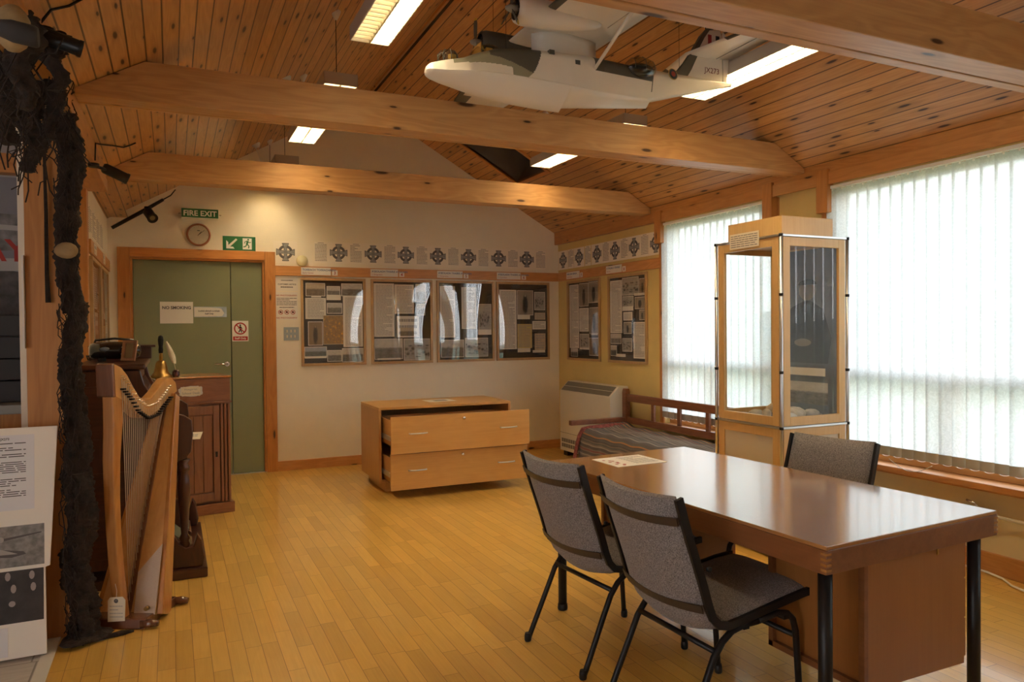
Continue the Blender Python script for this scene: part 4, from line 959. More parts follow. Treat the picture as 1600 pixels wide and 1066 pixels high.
for (yf, z0, z1, xa, xb) in ((5.715, .375, .672, 1.580, 2.806), (5.755, .075, .365, 1.584, 2.800)):
    m = MB(); m.box(WORLD, xa, xb, yf, yf+.02, z0, z1); d = m.build('drawer', 'maple', t, bevel=.0015)
    m = MB(); ix0, ix1 = cx0+.045, cx1-.045
    m.box(WORLD, ix0, ix0+.012, yf+.02, yf+.55, z0+.04, z1-.045); m.box(WORLD, ix1-.012, ix1, yf+.02, yf+.55, z0+.04, z1-.045); m.box(WORLD, ix0, ix1, yf+.538, yf+.55, z0+.04, z1-.045); m.box(WORLD, ix0, ix1, yf+.02, yf+.55, z0+.04, z0+.05)
    m.build('drawer_box', 'maple_z', d)
    m = MB(); m.box(WORLD, ix0-.014, ix0, yf+.03, cy0+.45, z0+.09, z0+.125); m.box(WORLD, ix1, ix1+.014, yf+.03, cy0+.45, z0+.09, z0+.125); m.build('drawer_runner', 'alu', d)
    for hx in (xa+.225, xb-.20):
        zz = (z0+z1)/2+.01
        m = MB(); m.tube([(hx-.075, yf, zz), (hx-.072, yf-.016, zz), (hx-.035, yf-.026, zz), (hx, yf-.029, zz), (hx+.035, yf-.026, zz), (hx+.072, yf-.016, zz), (hx+.075, yf, zz)], .0058, 8); m.build('bow_handle', 'alu', d)
    m = MB(); m.lathe(FR(((xa+xb)/2+.01, yf, z1-.038), (1, 0, 0), (0, 0, 1), (0, -1, 0)), [(.013, 0), (.013, .006), (.010, .009), (.004, .009)], 16); m.build('lock', 'chrome', d)
t = thing('flat_notice', 'small laminated photo notice lying on top of the low oak cabinet', 'notice', (2.23, 6.42, .717))
Fq = rotF(2.23, 6.42, 4, .7172)
m = MB(); m.box(Fq, -.13, .13, -.10, .10, 0, .0015); m.build('sheet', 'paper', t)
m = MB(); m.rect(Fq, -.06, -.05, .07, .06, .0022); m.build('photograph', 'land1', t)

# ------------------------------------------------------------------ storage heater and settle
t = thing('storage_heater', 'cream storage heater with slanted brown grill in the far right corner', 'heater', (3.95, 6.55, 0))
Fh = FR((0, 6.045, 0), (1, 0, 0), (0, 0, 1), (0, 1, 0))
m = MB(); m.prism(Fh, [(3.835, .055), (4.045, .055), (4.045, .80), (3.935, .80), (3.835, .70)], 0, 1.01); m.build('casing', 'heater', t, bevel=.006)
Fg = FR((3.835, 6.045, .70), (0, 1, 0), (.10, 0, .10), (-.7, 0, .7)); gl = math.hypot(.1, .1)
m = MB(); m.box(Fg, .03, .985, .010, gl*.47, .001, .004); m.box(Fg, .03, .985, gl*.53, gl-.010, .001, .004); m.build('top_grill', 'grill', t)
Fl = FR((3.835, 6.045, 0), (0, 1, 0), (0, 0, 1), (-1, 0, 0))
m = MB(); m.box(Fl, .0, 1.01, .248, .252, .0, .0015)
for k in range(9): m.box(Fl, .55+.048*k, .588+.048*k, .095, .135, .0, .002); m.box(Fl, .55+.048*k, .588+.048*k, .15, .19, 0, .002)
for k in range(11): m.box(Fl, .03+.048*k, .066+.048*k, .095, .135, .0, .002); m.box(Fl, .03+.048*k, .066+.048*k, .15, .19, 0, .002)
m.build('lower_vent', 'grill', t)
m = MB(); m.box(WORLD, 3.86, 4.03, 6.08, 6.16, 0, .055); m.box(WORLD, 3.86, 4.03, 6.94, 7.02, 0, .055); m.build('foot', 'black', t)

t = thing('settle', 'dark wooden settle with open back rail under the far window', 'bench', (3.75, 5.0, 0))
m = MB(); m.box(WORLD, 3.955, 4.005, 5.955, 6.02, 0, .755); m.prism(FR((0, 5.955, 0), (1, 0, 0), (0, 0, 1), (0, 1, 0)), [(3.955, .755), (4.005, .755), (3.995, .785), (3.965, .785)], 0, .065); m.build('back_post', 'settle', t, bevel=.004)
m = MB(); m.box(WORLD, 3.955, 4.005, 4.02, 4.085, 0, .755); m.build('back_post', 'settle', t, bevel=.004)
m = MB(); m.box(WORLD, 3.965, 3.995, 4.085, 5.955, .665, .735); m.build('top_rail', 'settle', t, bevel=.003)
m = MB(); m.box(WORLD, 3.965, 3.995, 4.085, 5.955, .455, .515); m.build('lower_rail', 'settle', t, bevel=.003)
for y in (5.545, 5.165, 4.79, 4.42): m = MB(); m.box(WORLD, 3.968, 3.992, y-.02, y+.02, .515, .665); m.build('back_slat', 'settle', t, bevel=.002)
m = MB(); m.box(WORLD, 3.50, 3.955, 4.05, 5.98, .375, .41); m.build('seat', 'settle', t, bevel=.004)
m = MB(); m.box(WORLD, 3.36, 3.955, 5.965, 6.015, .465, .51); m.build('arm_board', 'settle', t, bevel=.006)
for y in (4.07, 5.93): m = MB(); m.box(WORLD, 3.51, 3.56, y-.025, y+.025, 0, .375); m.build('front_leg', 'settle', t, bevel=.003)
def blanket():
    path = [(3.955, .435), (3.85, .432), (3.72, .43), (3.60, .428), (3.52, .425), (3.475, .41), (3.45, .36), (3.44, .28), (3.435, .18), (3.43, .06), (3.428, .02)]
    acc = [0]
    for a, b in zip(path[:-1], path[1:]): acc.append(acc[-1]+math.dist(a, b))
    def at(s):
        s *= acc[-1]
        for i in range(len(path)-1):
            if s <= acc[i+1]+1e-9:
                f = (s-acc[i])/(acc[i+1]-acc[i]); return path[i][0]+(path[i+1][0]-path[i][0])*f, path[i][1]+(path[i+1][1]-path[i][1])*f
        return path[-1]
    def fn(p, q):
        x, z = at(q); y = 5.955-p*1.87
        k = max(0, q-.5)*2; hang = max(0, .12-p)/.12
        x += .018*k*math.sin(y*17)-.010*k*math.sin(y*41)
        z += .006*math.sin(y*23+x*9)*(1-k)+.03*max(0, 1-p*14)*(1-k)
        y += .05*hang*k
        return (x, y, max(.006, z))
    m = MB(); m.fixn = False; m.grid(fn, 90, 46); o = m.build('blanket', 'plaid'); s = o.modifiers.new('thick', 'SOLIDIFY'); s.thickness = .006; s.offset = 0
    return tag(o, 'striped brown and red woven blanket draped over the settle seat', 'blanket')
blanket()
m = MB(); pts = [(3.93, 5.93, .452), (3.80, 5.935, .455), (3.66, 5.93, .452), (3.55, 5.94, .448), (3.47, 5.96, .43), (3.44, 5.98, .36), (3.42, 5.99, .27), (3.40, 6.0, .15), (3.385, 6.01, .03)]
m.grid(lambda p, q: Vector(pts[min(int(p*8), 8)]).lerp(Vector(pts[min(int(p*8)+1, 8)]), p*8-int(p*8))+Vector((-.012*math.sin(q*9), -.05*q, .014*math.sin(q*12))), 32, 10)
o = m.build('scarf', mat('red_tartan', (.22, .06, .05), .9, var=.5, vscale=40)); o.modifiers.new('thick', 'SOLIDIFY').thickness = .006
tag(o, 'twisted red and grey tartan edge hanging over the settle corner by the heater', 'cloth')

# ------------------------------------------------------------------ glass display case
X0, X1, Ya, Yb = 3.190, 3.722, 3.20, 3.755
t = thing('display_case', 'tall birch-framed glass showcase between the two windows, stones inside', 'display case', ((X0+X1)/2, (Ya+Yb)/2, 0))
def casepanel(F, W, z0, z1, pane, name):
    e = .052; m = MB()
    for q in ((.018, .018+e, z0, z1), (W-.018-e, W-.018, z0, z1), (.018+e, W-.018-e, z0, z0+e), (.018+e, W-.018-e, z1-e, z1)): m.box(F, *q, -.018, 0)
    o = m.build(name, 'case_wood', t, bevel=.0015)
    m = MB()
    if pane == 'glass': m.rect(F, .018+e, z0+e, W-.018-e, z1-e, -.010); m.build('glass_pane', 'case_glass', o)
    else: m.box(F, .018+e, W-.018-e, z0+e, z1-e, -.014, -.008); m.build('infill_panel', mat('case_panel_cream', (.62, .54, .40), .6), o)
FL = FR((X0, Ya, 0), (0, 1, 0), (0, 0, 1), (-1, 0, 0)); FF = FR((X0, Ya, 0), (1, 0, 0), (0, 0, 1), (0, -1, 0))
FRt = FR((X1, Ya, 0), (0, 1, 0), (0, 0, 1), (1, 0, 0)); FB = FR((X0, Yb, 0), (1, 0, 0), (0, 0, 1), (0, 1, 0))
for F, W in ((FL, Yb-Ya), (FF, X1-X0), (FRt, Yb-Ya), (FB, X1-X0)):
    casepanel(F, W, .785, 1.885, 'glass', 'glazed_frame'); casepanel(F, W, .03, .768, 'solid', 'base_frame')
for x in (X0, X1):
    for y in (Ya, Yb):
        m = MB(); m.tube([(x, y, .005), (x, y, 1.90)], .0105, 12); m.build('corner_tube', 'alu', t)
m = MB()
for z in (.776, 1.893):
    for q in ((X0+.01, X1-.01, Ya-.006, Ya+.008), (X0+.01, X1-.01, Yb-.008, Yb+.006), (X0-.006, X0+.008, Ya+.01, Yb-.01), (X1-.008, X1+.006, Ya+.01, Yb-.01)):
        m = MB(); m.box(WORLD, *q, z-.006, z+.006); m.build('horizontal_rail', 'alu', t, bevel=.001)
m = MB()
for x in (X0, X1):
    for y in (Ya, Yb):
        for z in (.776, 1.893, 1.55, 1.10): m.tube([(x, y, z-.008), (x, y, z+.008)], .0125, 10)
m.build('clamp_collar', 'black', t)
m = MB(); m.box(WORLD, X0+.02, X1-.02, Ya+.02, Yb-.02, .765, .790); m.build('case_floor', mat('case_floor_white', (.72, .70, .66), .6), t)
m = MB(); q = .014
m.box(WORLD, X0+.012, X1-.115, Ya+.005, Ya+.005+q, 1.90, 2.0); m.box(WORLD, X0+.012, X1-.115, Yb-.115, Yb-.115+q, 1.90, 2.0); m.box(WORLD, X0+.012, X0+.012+q, Ya+.019, Yb-.115, 1.90, 2.0); m.box(WORLD, X1-.115-q, X1-.115, Ya+.019, Yb-.115, 1.90, 2.0)
m.box(WORLD, X0+.012, X1-.115, Ya+.005, Yb-.10, 2.0, 2.006); m.build('canopy', 'case_wood', t, bevel=.001)
m = MB(); m.box(WORLD, X0+.02, X1-.02, Ya+.02, Yb-.02, 1.868, 1.884); m.build('case_lid', 'case_wood', t)
# photograph panel standing in the back of the case
tp = thing('portrait_panel', 'tall grey portrait panel of a seated man standing inside the glass showcase', 'photograph', (3.69, 3.48, .79))
FQ = FR((X1-.034, 3.73, .792), (0, -1, 0), (0, 0, 1), (-1, 0, 0))
MT['portpanel'] = mat('portrait_backdrop', (.13, .14, .165), .5, var=.25, vscale=5)
m = MB(); m.box(FQ, .0, .50, .0, 1.06, 0, .006); m.build('board', 'portpanel', tp)
m = MB(); w = .0066
m.quad([FQ(.04+a*1.9, b, w) for a, b in ((.0, .34), (.20, .34), (.215, .50), (.18, .68), (.13, .735), (.10, .735), (.05, .70), (.0, .62), (-.01, .48))], uv=None); m.build('dark_jacket', mat('jacket_print', (.05, .055, .07), .6), tp)
m = MB(); w = .0072; m.quad([FQ(.26+.070*math.cos(a*PI/8), .80+.062*math.sin(a*PI/8), w) for a in range(16)], uv=None); m.quad([FQ(.22+.07*math.cos(a*PI/8), .47+.025*math.sin(a*PI/8), w) for a in range(16)], uv=None); m.build('face_and_hands', mat('print_skin', (.26, .24, .22), .6), tp)
m = MB(); m.quad([FQ(.26+.076*math.cos(a*PI/8), .838+.034*math.sin(a*PI/8), .0078) for a in range(0, 9)], uv=None); m.build('hair', 'blackmatt', tp)
m = MB(); m.box(FQ, .08, .40, .26, .31, .0066, .008); m.build('caption_strip', 'paper', tp)
m = MB(); m.rect(FQ, .08, .08, .42, .22, .0076); m.build('lower_photograph', 'land1', tp)
# stones
rnd = random.Random(3); stones = []
cols = [('stone_pale', (.48, .42, .33)), ('stone_grey', (.20, .19, .18)), ('stone_dark', (.06, .055, .055)), ('stone_buff', (.50, .40, .28)), ('stone_white', (.60, .58, .53))]
for n_, c_2 in cols: MT[n_] = mat(n_, c_2, .8, var=.25, vscale=25, bump=.3, bscale=60)
spec = [(3.27, 3.30, .040, .030, .022, 'stone_dark', 'smooth nearly black beach stone at the front corner of the glass case'),
        (3.30, 3.40, .045, .035, .028, 'stone_grey', 'grey rounded stone behind the black stone in the glass case'),
        (3.27, 3.40, .034, .030, .040, 'stone_buff', 'upright brown stone leaning in the middle of the glass case pile'),
        (3.36, 3.31, .055, .04, .03, 'stone_white', 'pale stone right of the black stone in the glass case'),
        (3.26, 3.50, .05, .04, .022, 'stone_buff', 'flat buff stone in the pile near the far corner'),
        (3.27, 3.60, .05, .05, .020, 'stone_pale', 'pale flat stone furthest left in the glass case'),
        (3.25, 3.67, .04, .04, .015, 'stone_grey', 'small grey stone by the far left edge of the glass case'),
        (3.42, 3.34, .09, .06, .045, 'stone_buff', 'large slanted buff slab behind the front glass'),
        (3.56, 3.33, .055, .05, .035, 'stone_pale', 'pale rounded stone right of the buff slab'),
        (3.62, 3.36, .05, .05, .022, 'stone_white', 'whitish stone at the right end of the front glass'),
        (3.40, 3.28, .05, .03, .018, 'stone_white', 'low white stone against the front glass'),
        (3.50, 3.27, .045, .028, .016, 'stone_grey', 'low greyish stone against the front glass, right of the white one'),
        (3.33, 3.55, .06, .05, .03, 'stone_pale', 'pale stone in the middle back of the glass case'),
        (3.45, 3.50, .08, .06, .05, 'stone_buff', 'tallest buff stone heaped in the centre of the glass case')]
for i, (x, y, a, b, c, mk, lab) in enumerate(spec):
    m = MB(); m.blob((x, y, .790+c), (a, b, c), seed=i); tag(m.build('stone', mk), lab, 'stone', 'beach stones in the glass case')
t = thing('case_notice', 'cream printed card propped on top edge of the glass showcase', 'notice', (X0-.01, 3.48, 1.85))
Fn = FR((X0-.012, 3.61, 0), (0, -1, 0), (0, 0, 1), (-1, 0, 0))
m = MB(); m.box(Fn, 0, .25, 1.845, 1.938, 0, .002); m.build('card', 'paper2', t)
m = MB(); lines_into(m, Fn, .01, 1.852, .24, 1.93, 6, 0, .0027, 4, fill=.3); m.build('text', 'ink', t)

# cable and pipe by the right wall
m = MB(); m.tube([(4.045, 3.0, .012), (4.035, 2.75, .012), (4.03, 2.55, .012), (4.0, 2.45, .012), (3.93, 2.36, .012), (3.88, 2.2, .012), (3.87, 1.2, .012)], .006, 7)
tag(m.build('floor_cable', 'white'), 'white cable lying along the right skirting behind the desk', 'cable')
t = thing('radiator_pipe', 'painted pipe end with taped joint on wall just past the desk corner', 'pipe', (4.03, 2.5, .33))
m = MB(); m.tube([(4.03, 2.55, .325), (4.03, 1.0, .325)], .010, 8); m.build('pipe', 'heater', t)
m = MB(); m.tube([(4.03, 2.66, .335), (4.03, 2.55, .328), (4.03, 2.50, .325)], [.02, .026, .018], 10); m.build('taped_joint', mat('tape_wrap', (.62, .54, .44), .5, bump=.8, bscale=50), t)
m = MB(); m.tube([(4.045, 2.60, .345), (4.03, 2.62, .375), (4.035, 2.67, .385)], .007, 7); m.build('valve_stub', 'chrome', t)

# ------------------------------------------------------------------ model flying boat hung from the ceiling
def interp(tab, x):
    for (a, va), (b, vb) in zip(tab[:-1], tab[1:]):
        if x <= b: return va+(vb-va)*max(0, (x-a)/(b-a))
    return tab[-1][1]
PY = 3.10
fb = thing('model_flying_boat', 'white model twin-engined flying boat hanging above the middle beam, registration JX273', 'model aircraft', (1.8, PY, 2.6))
keel = [(1.03, 2.488), (1.034, 2.478), (1.05, 2.466), (1.10, 2.450), (1.195, 2.430), (1.29, 2.413), (1.45, 2.398), (1.60, 2.392), (1.690, 2.392), (1.694, 2.412), (1.80, 2.425), (1.967, 2.440), (2.19, 2.470), (2.196, 2.535), (2.30, 2.556), (2.435, 2.582), (2.60, 2.62), (2.74, 2.648)]
chine = [(1.03, 2.500), (1.05, 2.492), (1.10, 2.490), (1.27, 2.493), (1.46, 2.488), (1.70, 2.480), (1.93, 2.474), (2.10, 2.478), (2.19, 2.500), (2.30, 2.572), (2.6, 2.632), (2.74, 2.655)]
cwid = [(1.03, .012), (1.036, .035), (1.05, .055), (1.10, .070), (1.20, .100), (1.40, .122), (1.70, .125), (1.95, .100), (2.10, .065), (2.19, .040), (2.35, .040), (2.6, .024), (2.74, .006)]
deck = [(1.03, 2.508), (1.036, 2.522), (1.05, 2.534), (1.09, 2.545), (1.19, 2.568), (1.26, 2.600), (1.34, 2.628), (1.50, 2.650), (1.83, 2.668), (1.96, 2.668), (2.16, 2.662), (2.37, 2.660), (2.60, 2.668), (2.74, 2.668)]
dwid = [(1.03, .010), (1.05, .030), (1.10, .055), (1.20, .080), (1.40, .105), (1.70, .110), (1.95, .090), (2.16, .066), (2.40, .042), (2.60, .024), (2.74, .008)]
def ring(x):
    zk, zch, wc, zd, wd = (interp(q, x) for q in (keel, chine, cwid, deck, dwid))
    half = [(0, zk), (wc*.35, zk+(zch-zk)*.25), (wc*.7, zk+(zch-zk)*.62), (wc, zch), (wc*1.0, zch+.004)]
    for k in range(1, 28):
        f = k/28; half.append((wc+(wd-wc)*f, zch+(zd-zch)*f*.72))
    for k in range(0, 12):
        a = k/11*PI/2; half.append((wd*math.cos(a), zch+(zd-zch)*(.72+.28*math.sin(a))))
    pts = [(x, PY-y, z) for y, z in half] + [(x, PY+y, z) for y, z in half[-2:0:-1]]
    return pts
xs = sorted(set([1.03+.0045*i for i in range(380) if 1.03+.0095*i < 2.74]+[1.690, 1.694, 2.19, 2.196, 2.74]))
def skin(p):
    x, z = p.x, p.z; zc_ = interp(chine, x); zd = interp(deck, x)
    if z <= zc_+.004: return 0
    h = (z-zc_)/(zd-zc_)
    if 1.14 < x < 1.56:
        if x > 1.40: lim = .02 if x < 1.46 else .02+((x-1.46)/.10)**2*1.0
        else: lim = max(0.0, .55-(x-1.14)*1.1) if x > 1.2 else .55
        if h > lim:
            dk = .25+(1.47-x)*2.6 if x > 1.30 else .9
            return 1 if h > dk and x > 1.28 else 2
    if 1.96 < x < 2.42:
        lim = .85-(x-1.96)*5.5 if x < 2.07 else (.22 if x < 2.30 else .22+(x-2.30)*4.0)
        if h > lim: return 1
    return 0
m = MB(); m.loft([ring(x) for x in xs], mf=skin); m.build('hull', ['plane', 'plane_dark', 'plane_olive'], fb)
# nose turret and cockpit glazing
FU = lambda x, y, z: FR((x, y, z), (1, 0, 0), (0, 1, 0), (0, 0, 1))
m = MB(); m.loft([[(1.135+rx*math.cos(2*PI*i/16), PY+ry*math.sin(2*PI*i/16), z) for i in range(16)] for z, rx, ry in ((2.545, .046, .044), (2.575, .047, .045), (2.592, .040, .040), (2.600, .025, .025))]); nt_ = m.build('nose_turret', 'bubble', fb)
m = MB()
for i in range(8):
    a = 2*PI*i/8; m.tube([(1.135+.047*math.cos(a), PY+.045*math.sin(a), 2.548), (1.135+.048*math.cos(a), PY+.046*math.sin(a), 2.575), (1.135+.03*math.cos(a), PY+.03*math.sin(a), 2.598)], .0022, 5)
m.build('turret_rib', 'plane_dark', nt_)
m = MB(); m.loft([[(1.155+.02*math.cos(2*PI*i/10), PY+.018*math.sin(2*PI*i/10), z) for i in range(10)] for z in (2.55, 2.585)]); m.build('turret_gunner', mat('gunner_yellow', (.55, .33, .06), .6), nt_)
m = MB(); m.loft([[(x, PY-w_*math.cos(a*PI/8), zb_+h_*math.sin(a*PI/8)) for a in range(9)] for x, w_, zb_, h_ in ((1.235, .048, 2.588, .012), (1.27, .056, 2.598, .040), (1.32, .058, 2.612, .046), (1.36, .050, 2.622, .030))], closed=False); m.build('cockpit_glazing', 'bubble', fb)
m = MB(); m.box(WORLD, 1.272, 1.276, PY-.05, PY+.05, 2.60, 2.645); m.box(WORLD, 1.30, 1.33, PY-.05, PY-.02, 2.60, 2.625); m.box(WORLD, 1.30, 1.33, PY+.02, PY+.05, 2.60, 2.625); m.build('cockpit_interior', mat('seat_ochre', (.45, .25, .05), .6), fb)
# side blisters
for sgn, nm in ((-1, 'port'), (1, 'starboard')):
    c = (2.115, PY+sgn*.066, 2.640); m = MB()
    m.loft([[(c[0]+.088*math.cos(t_*PI/14), c[1]+.050*math.sin(t_*PI/14)*math.cos(2*PI*i/16), c[2]+.052*math.sin(t_*PI/14)*math.sin(2*PI*i/16)) for i in range(16)] for t_ in range(0, 15)]); b = m.build('blister', 'bubble', fb)
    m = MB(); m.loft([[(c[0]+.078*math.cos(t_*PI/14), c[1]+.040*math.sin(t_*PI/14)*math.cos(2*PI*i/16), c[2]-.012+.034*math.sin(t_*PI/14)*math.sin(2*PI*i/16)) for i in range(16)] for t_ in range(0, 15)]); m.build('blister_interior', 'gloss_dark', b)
    m = MB()
    for t_ in (4, 7, 10): m.tube([(c[0]+.089*math.cos(t_*PI/14), c[1]+.051*math.sin(t_*PI/14)*math.cos(2*PI*i/16), c[2]+.053*math.sin(t_*PI/14)*math.sin(2*PI*i/16)) for i in (range(-1, 6) if sgn > 0 else range(3, 10))], .0016, 5)
    m.build('blister_rib', 'plane_dark', b)
# wing with rounded tips, swept tips
WZ = 2.755
HS = 1.37
def wing_ring(y):
    a = abs(y-PY)/HS
    le, te = 1.500, 1.955
    if a > .45: le += (a-.45)*.22; te -= (a-.45)*.10
    if a > .93: q = (a-.93)/.07; le += .09*q*q; te -= .11*q*q
    th = .052*(1-.45*a)*(1 if a < .96 else .5); c = te-le; P = []
    for f, u in ((0, 0), (.02, .32), (.08, .68), (.22, 1), (.45, .92), (.75, .45), (1, .04)): P.append((le+f*c, y, WZ+th*.62*u))
    for f, u in ((.75, .10), (.45, .34), (.22, .42), (.08, .34), (.02, .20)): P.append((le+f*c, y, WZ-th*.62*u))
    return P
def wskin(p):
    a = abs(p.y-PY)/HS; le = 1.50+(max(0, a-.45))*.22
    if p.z > WZ+.0005: return 1
    return 1 if p.x < le+.055 and a > .19 else 0
m = MB(); yy = [PY-HS+2*HS*i/56 for i in range(57)]; m.loft([wing_ring(y) for y in yy], mf=wskin); wing = m.build('wing', ['plane', 'plane_dark'], fb)
m = MB()
for sgn in (-1, 1):
    m.tube([(1.842, PY+sgn*.20, WZ-.0125), (1.842, PY+sgn*.75, WZ-.0105)], .0016, 4)
    m.tube([(1.842, PY+sgn*.75, WZ-.0105), (1.94, PY+sgn*.75, WZ-.003)], .0016, 4)
m.build('panel_line', mat('panel_line_grey', (.30, .26, .20), .7), wing)
# centre pylon
m = MB(); m.loft([[(1.55+(1.90-1.55)*f, PY+s_y*.05*math.sin(PI*min(1, f*1.0)**.6)*k_, z) for f, s_y in ((0, 0), (.15, -1), (.5, -1), (.85, -1), (1, 0), (.85, 1), (.5, 1), (.15, 1))] for z, k_ in ((2.64, 1.5), (2.665, 1.15), (2.70, 1.0), (2.73, 1.1), (2.752, 1.5))]); m.build('pylon', 'plane', fb)
# engines
for sgn, nm, mt_ in ((-1, 'near', 'plane'), (1, 'far', 'plane_dark')):
    ey = PY+sgn*.205; ez = 2.748; m = MB(); R_ = [(1.372, .044), (1.378, .056), (1.40, .062), (1.46, .063), (1.54, .060), (1.62, .052), (1.70, .040), (1.77, .024), (1.80, .008)]
    m.loft([[(x, ey+r*math.cos(2*PI*i/24), ez+r*math.sin(2*PI*i/24)-.004) for i in range(24)] for x, r in R_], caps=False, mf=(lambda p: 1 if (p.z > 2.800) else 0) if sgn < 0 else None)
    e = m.build('engine_nacelle', [mt_, 'plane_dark'], fb)
    m = MB(); FX = FR((1.380, ey, ez-.004), (0, 1, 0), (0, 0, 1), (-1, 0, 0)); m.lathe(FX, [(.052, -.012), (.052, -.008)], 20)
    for k in range(9): a = 2*PI*k/9; m.tube([FX(.016*math.cos(a), .016*math.sin(a), -.004), FX(.046*math.cos(a), .046*math.sin(a), -.004)], .007, 6)
    m.build('radial_engine', 'black', e)
    m = MB(); m.lathe(FR((1.382, ey, ez-.004), (0, 1, 0), (0, 0, 1), (-1, 0, 0)), [(.018, 0), (.018, .025), (.014, .045), (.006, .058)], 14); m.build('spinner', mat('spinner_grey_%s' % nm, (.30, .29, .25), .4), e)
    for k, a0 in enumerate((92, 212, 332) if sgn > 0 else (-15, 105, 232)):
        a = math.radians(a0); Fp = FR((1.352, ey, ez-.004), (0, math.cos(a), math.sin(a)), (.35, -math.sin(a), math.cos(a)), (-1, 0, 0)); m = MB()
        m.prism(Fp, [(.010, -.006), (.04, -.011), (.09, -.012), (.112, -.006), (.116, 0), (.112, .006), (.09, .011), (.04, .010), (.010, .005)], -.0015, .0015); bl = m.build('propeller_blade', 'plane_dark', e)
        m = MB(); m.prism(Fp, [(.104, -.0095), (.113, -.006), (.1175, 0), (.113, .0065), (.104, .009)], -.002, .002); m.build('yellow_tip', mat('blade_tip_yellow', (.6, .42, .05), .5), bl)
# struts
for sgn in (-1, 1):
    for dx in (0, -.20) if sgn > 0 else (0,):
        m = MB(); m.tube([(1.835+dx, PY+sgn*.088, 2.585), (1.835+dx, PY+sgn*.44, WZ-.006)], .008, 8); m.build('wing_strut', 'plane', fb)
# tip floats
for sgn in (-1, 1):
    fy = PY+sgn*1.20; m = MB()
    m.loft([[(x, fy-w_*math.cos(2*PI*i/14), z+h_*math.sin(2*PI*i/14)) for i in range(14)] for x, w_, h_, z in ((1.60, .004, .004, 2.585), (1.615, .018, .020, 2.575), (1.66, .028, .030, 2.562), (1.74, .030, .030, 2.560), (1.81, .022, .022, 2.566), (1.86, .004, .010, 2.575))]); f_ = m.build('wing_float', 'plane', fb)
    m = MB(); m.tube([(1.68, fy, 2.58), (1.70, fy, WZ)], .006, 6); m.tube([(1.78, fy, 2.58), (1.78, fy, WZ)], .006, 6); m.build('float_strut', 'plane', f_)
# tail: fin, rudder, tailplane
FT = FR((0, PY, 0), (1, 0, 0), (0, 0, 1), (0, -1, 0))
fin = [(2.33, 2.645), (2.40, 2.66), (2.455, 2.72), (2.50, 2.79), (2.555, 2.88), (2.59, 2.925), (2.66, 2.935), (2.675, 2.90), (2.675, 2.66)]
m = MB(); m.prism(FT, fin, -.009, .009); fn_ = m.build('fin', 'plane', fb, bevel=.003)
m = MB(); m.prism(FT, [(2.325, 2.645), (2.40, 2.655), (2.455, 2.713), (2.50, 2.785), (2.555, 2.878), (2.595, 2.93), (2.575, 2.93), (2.535, 2.888), (2.478, 2.80), (2.43, 2.735), (2.385, 2.685), (2.30, 2.665)], -.012, .012); m.prism(FT, [(2.40, 2.655), (2.455, 2.713), (2.50, 2.785), (2.515, 2.785), (2.47, 2.70), (2.44, 2.655)], -.0105, .0105); m.build('dark_leading_edge', 'plane_dark', fn_)
m = MB(); m.prism(FT, [(2.682, 2.665), (2.684, 2.93), (2.70, 2.915), (2.715, 2.86), (2.722, 2.79), (2.712, 2.70), (2.705, 2.665)], -.007, .007); m.build('rudder', 'plane', fb, bevel=.002)
m = MB(); text_into(m, FT, 'JX273', 2.556, 2.700, .040, w=.0098, bold=.0002); m.build('serial_number', mat('serial_maroon', (.16, .03, .03), .6), fn_)
for (a, b, cc, nm) in ((2.580, 2.603, (.32, .02, .025), 'red_flash'), (2.603, 2.630, (.72, .68, .62), 'white_flash'), (2.630, 2.655, (.02, .05, .09), 'blue_flash')):
    m = MB(); m.box(FT, a, b, 2.815, 2.900, .0092, .0102); m.build(nm, mat('tail_'+nm, cc, .6), fn_)
def tail_ring(y):
    a = abs(y-PY)/.47; le, te = 2.44+.10*a, 2.74-.03*a
    if a > .8: q = (a-.8)/.2; te -= .07*q*q; le += .03*q*q
    c = te-le; th = .013*(1-.5*a)
    return [(le+f*c, y, 2.787+th*u) for f, u in ((0, 0), (.1, .8), (.4, 1), (1, .1), (.4, -1), (.1, -.8))]
m = MB(); m.loft([tail_ring(PY-.47+.94*i/24) for i in range(25)], mf=lambda p: 1 if p.z > 2.788 or p.x < 2.452+.1*abs(p.y-PY)/.47 else 0); tp_ = m.build('tailplane', ['plane', 'plane_dark'], fb)
m = MB(); m.tube([(2.625, PY-.46, 2.779), (2.625, PY-.02, 2.7745)], .0016, 4); m.build('elevator_hinge', 'ink', tp_)
# fuselage roundel, windows
FS = FR((2.315, PY-.058, 2.640), (1, .12, 0), (0, .18, 1), (0, -1, .12))
m = MB(); m.lathe(FS, [(.030, 0), (.030, .003)], 24); rd = m.build('roundel', mat('roundel_ochre', (.42, .30, .08), .6), fb)
m = MB(); m.lathe(FS, [(.026, .003), (.026, .0045)], 24); m.build('roundel_ring', mat('roundel_dark', (.03, .04, .05), .6), rd)
m = MB(); m.lathe(FS, [(.014, .0045), (.014, .006)], 20); m.build('roundel_centre', mat('roundel_red', (.34, .04, .03), .6), rd)
for x, z in ((1.60, 2.628), (1.735, 2.600), (1.905, 2.592)):
    zc_, zd = interp(chine, x), interp(deck, x); wc, wd = interp(cwid, x), interp(dwid, x); f = (z-zc_)/((zd-zc_)*.72); yw = wc+(wd-wc)*min(f, 1)
    m = MB(); m.box(WORLD, x-.013, x+.013, PY-yw-.0025, PY-yw+.02, z-.010, z+.010); m.build('side_window', 'plane_dark', fb)
m = MB()
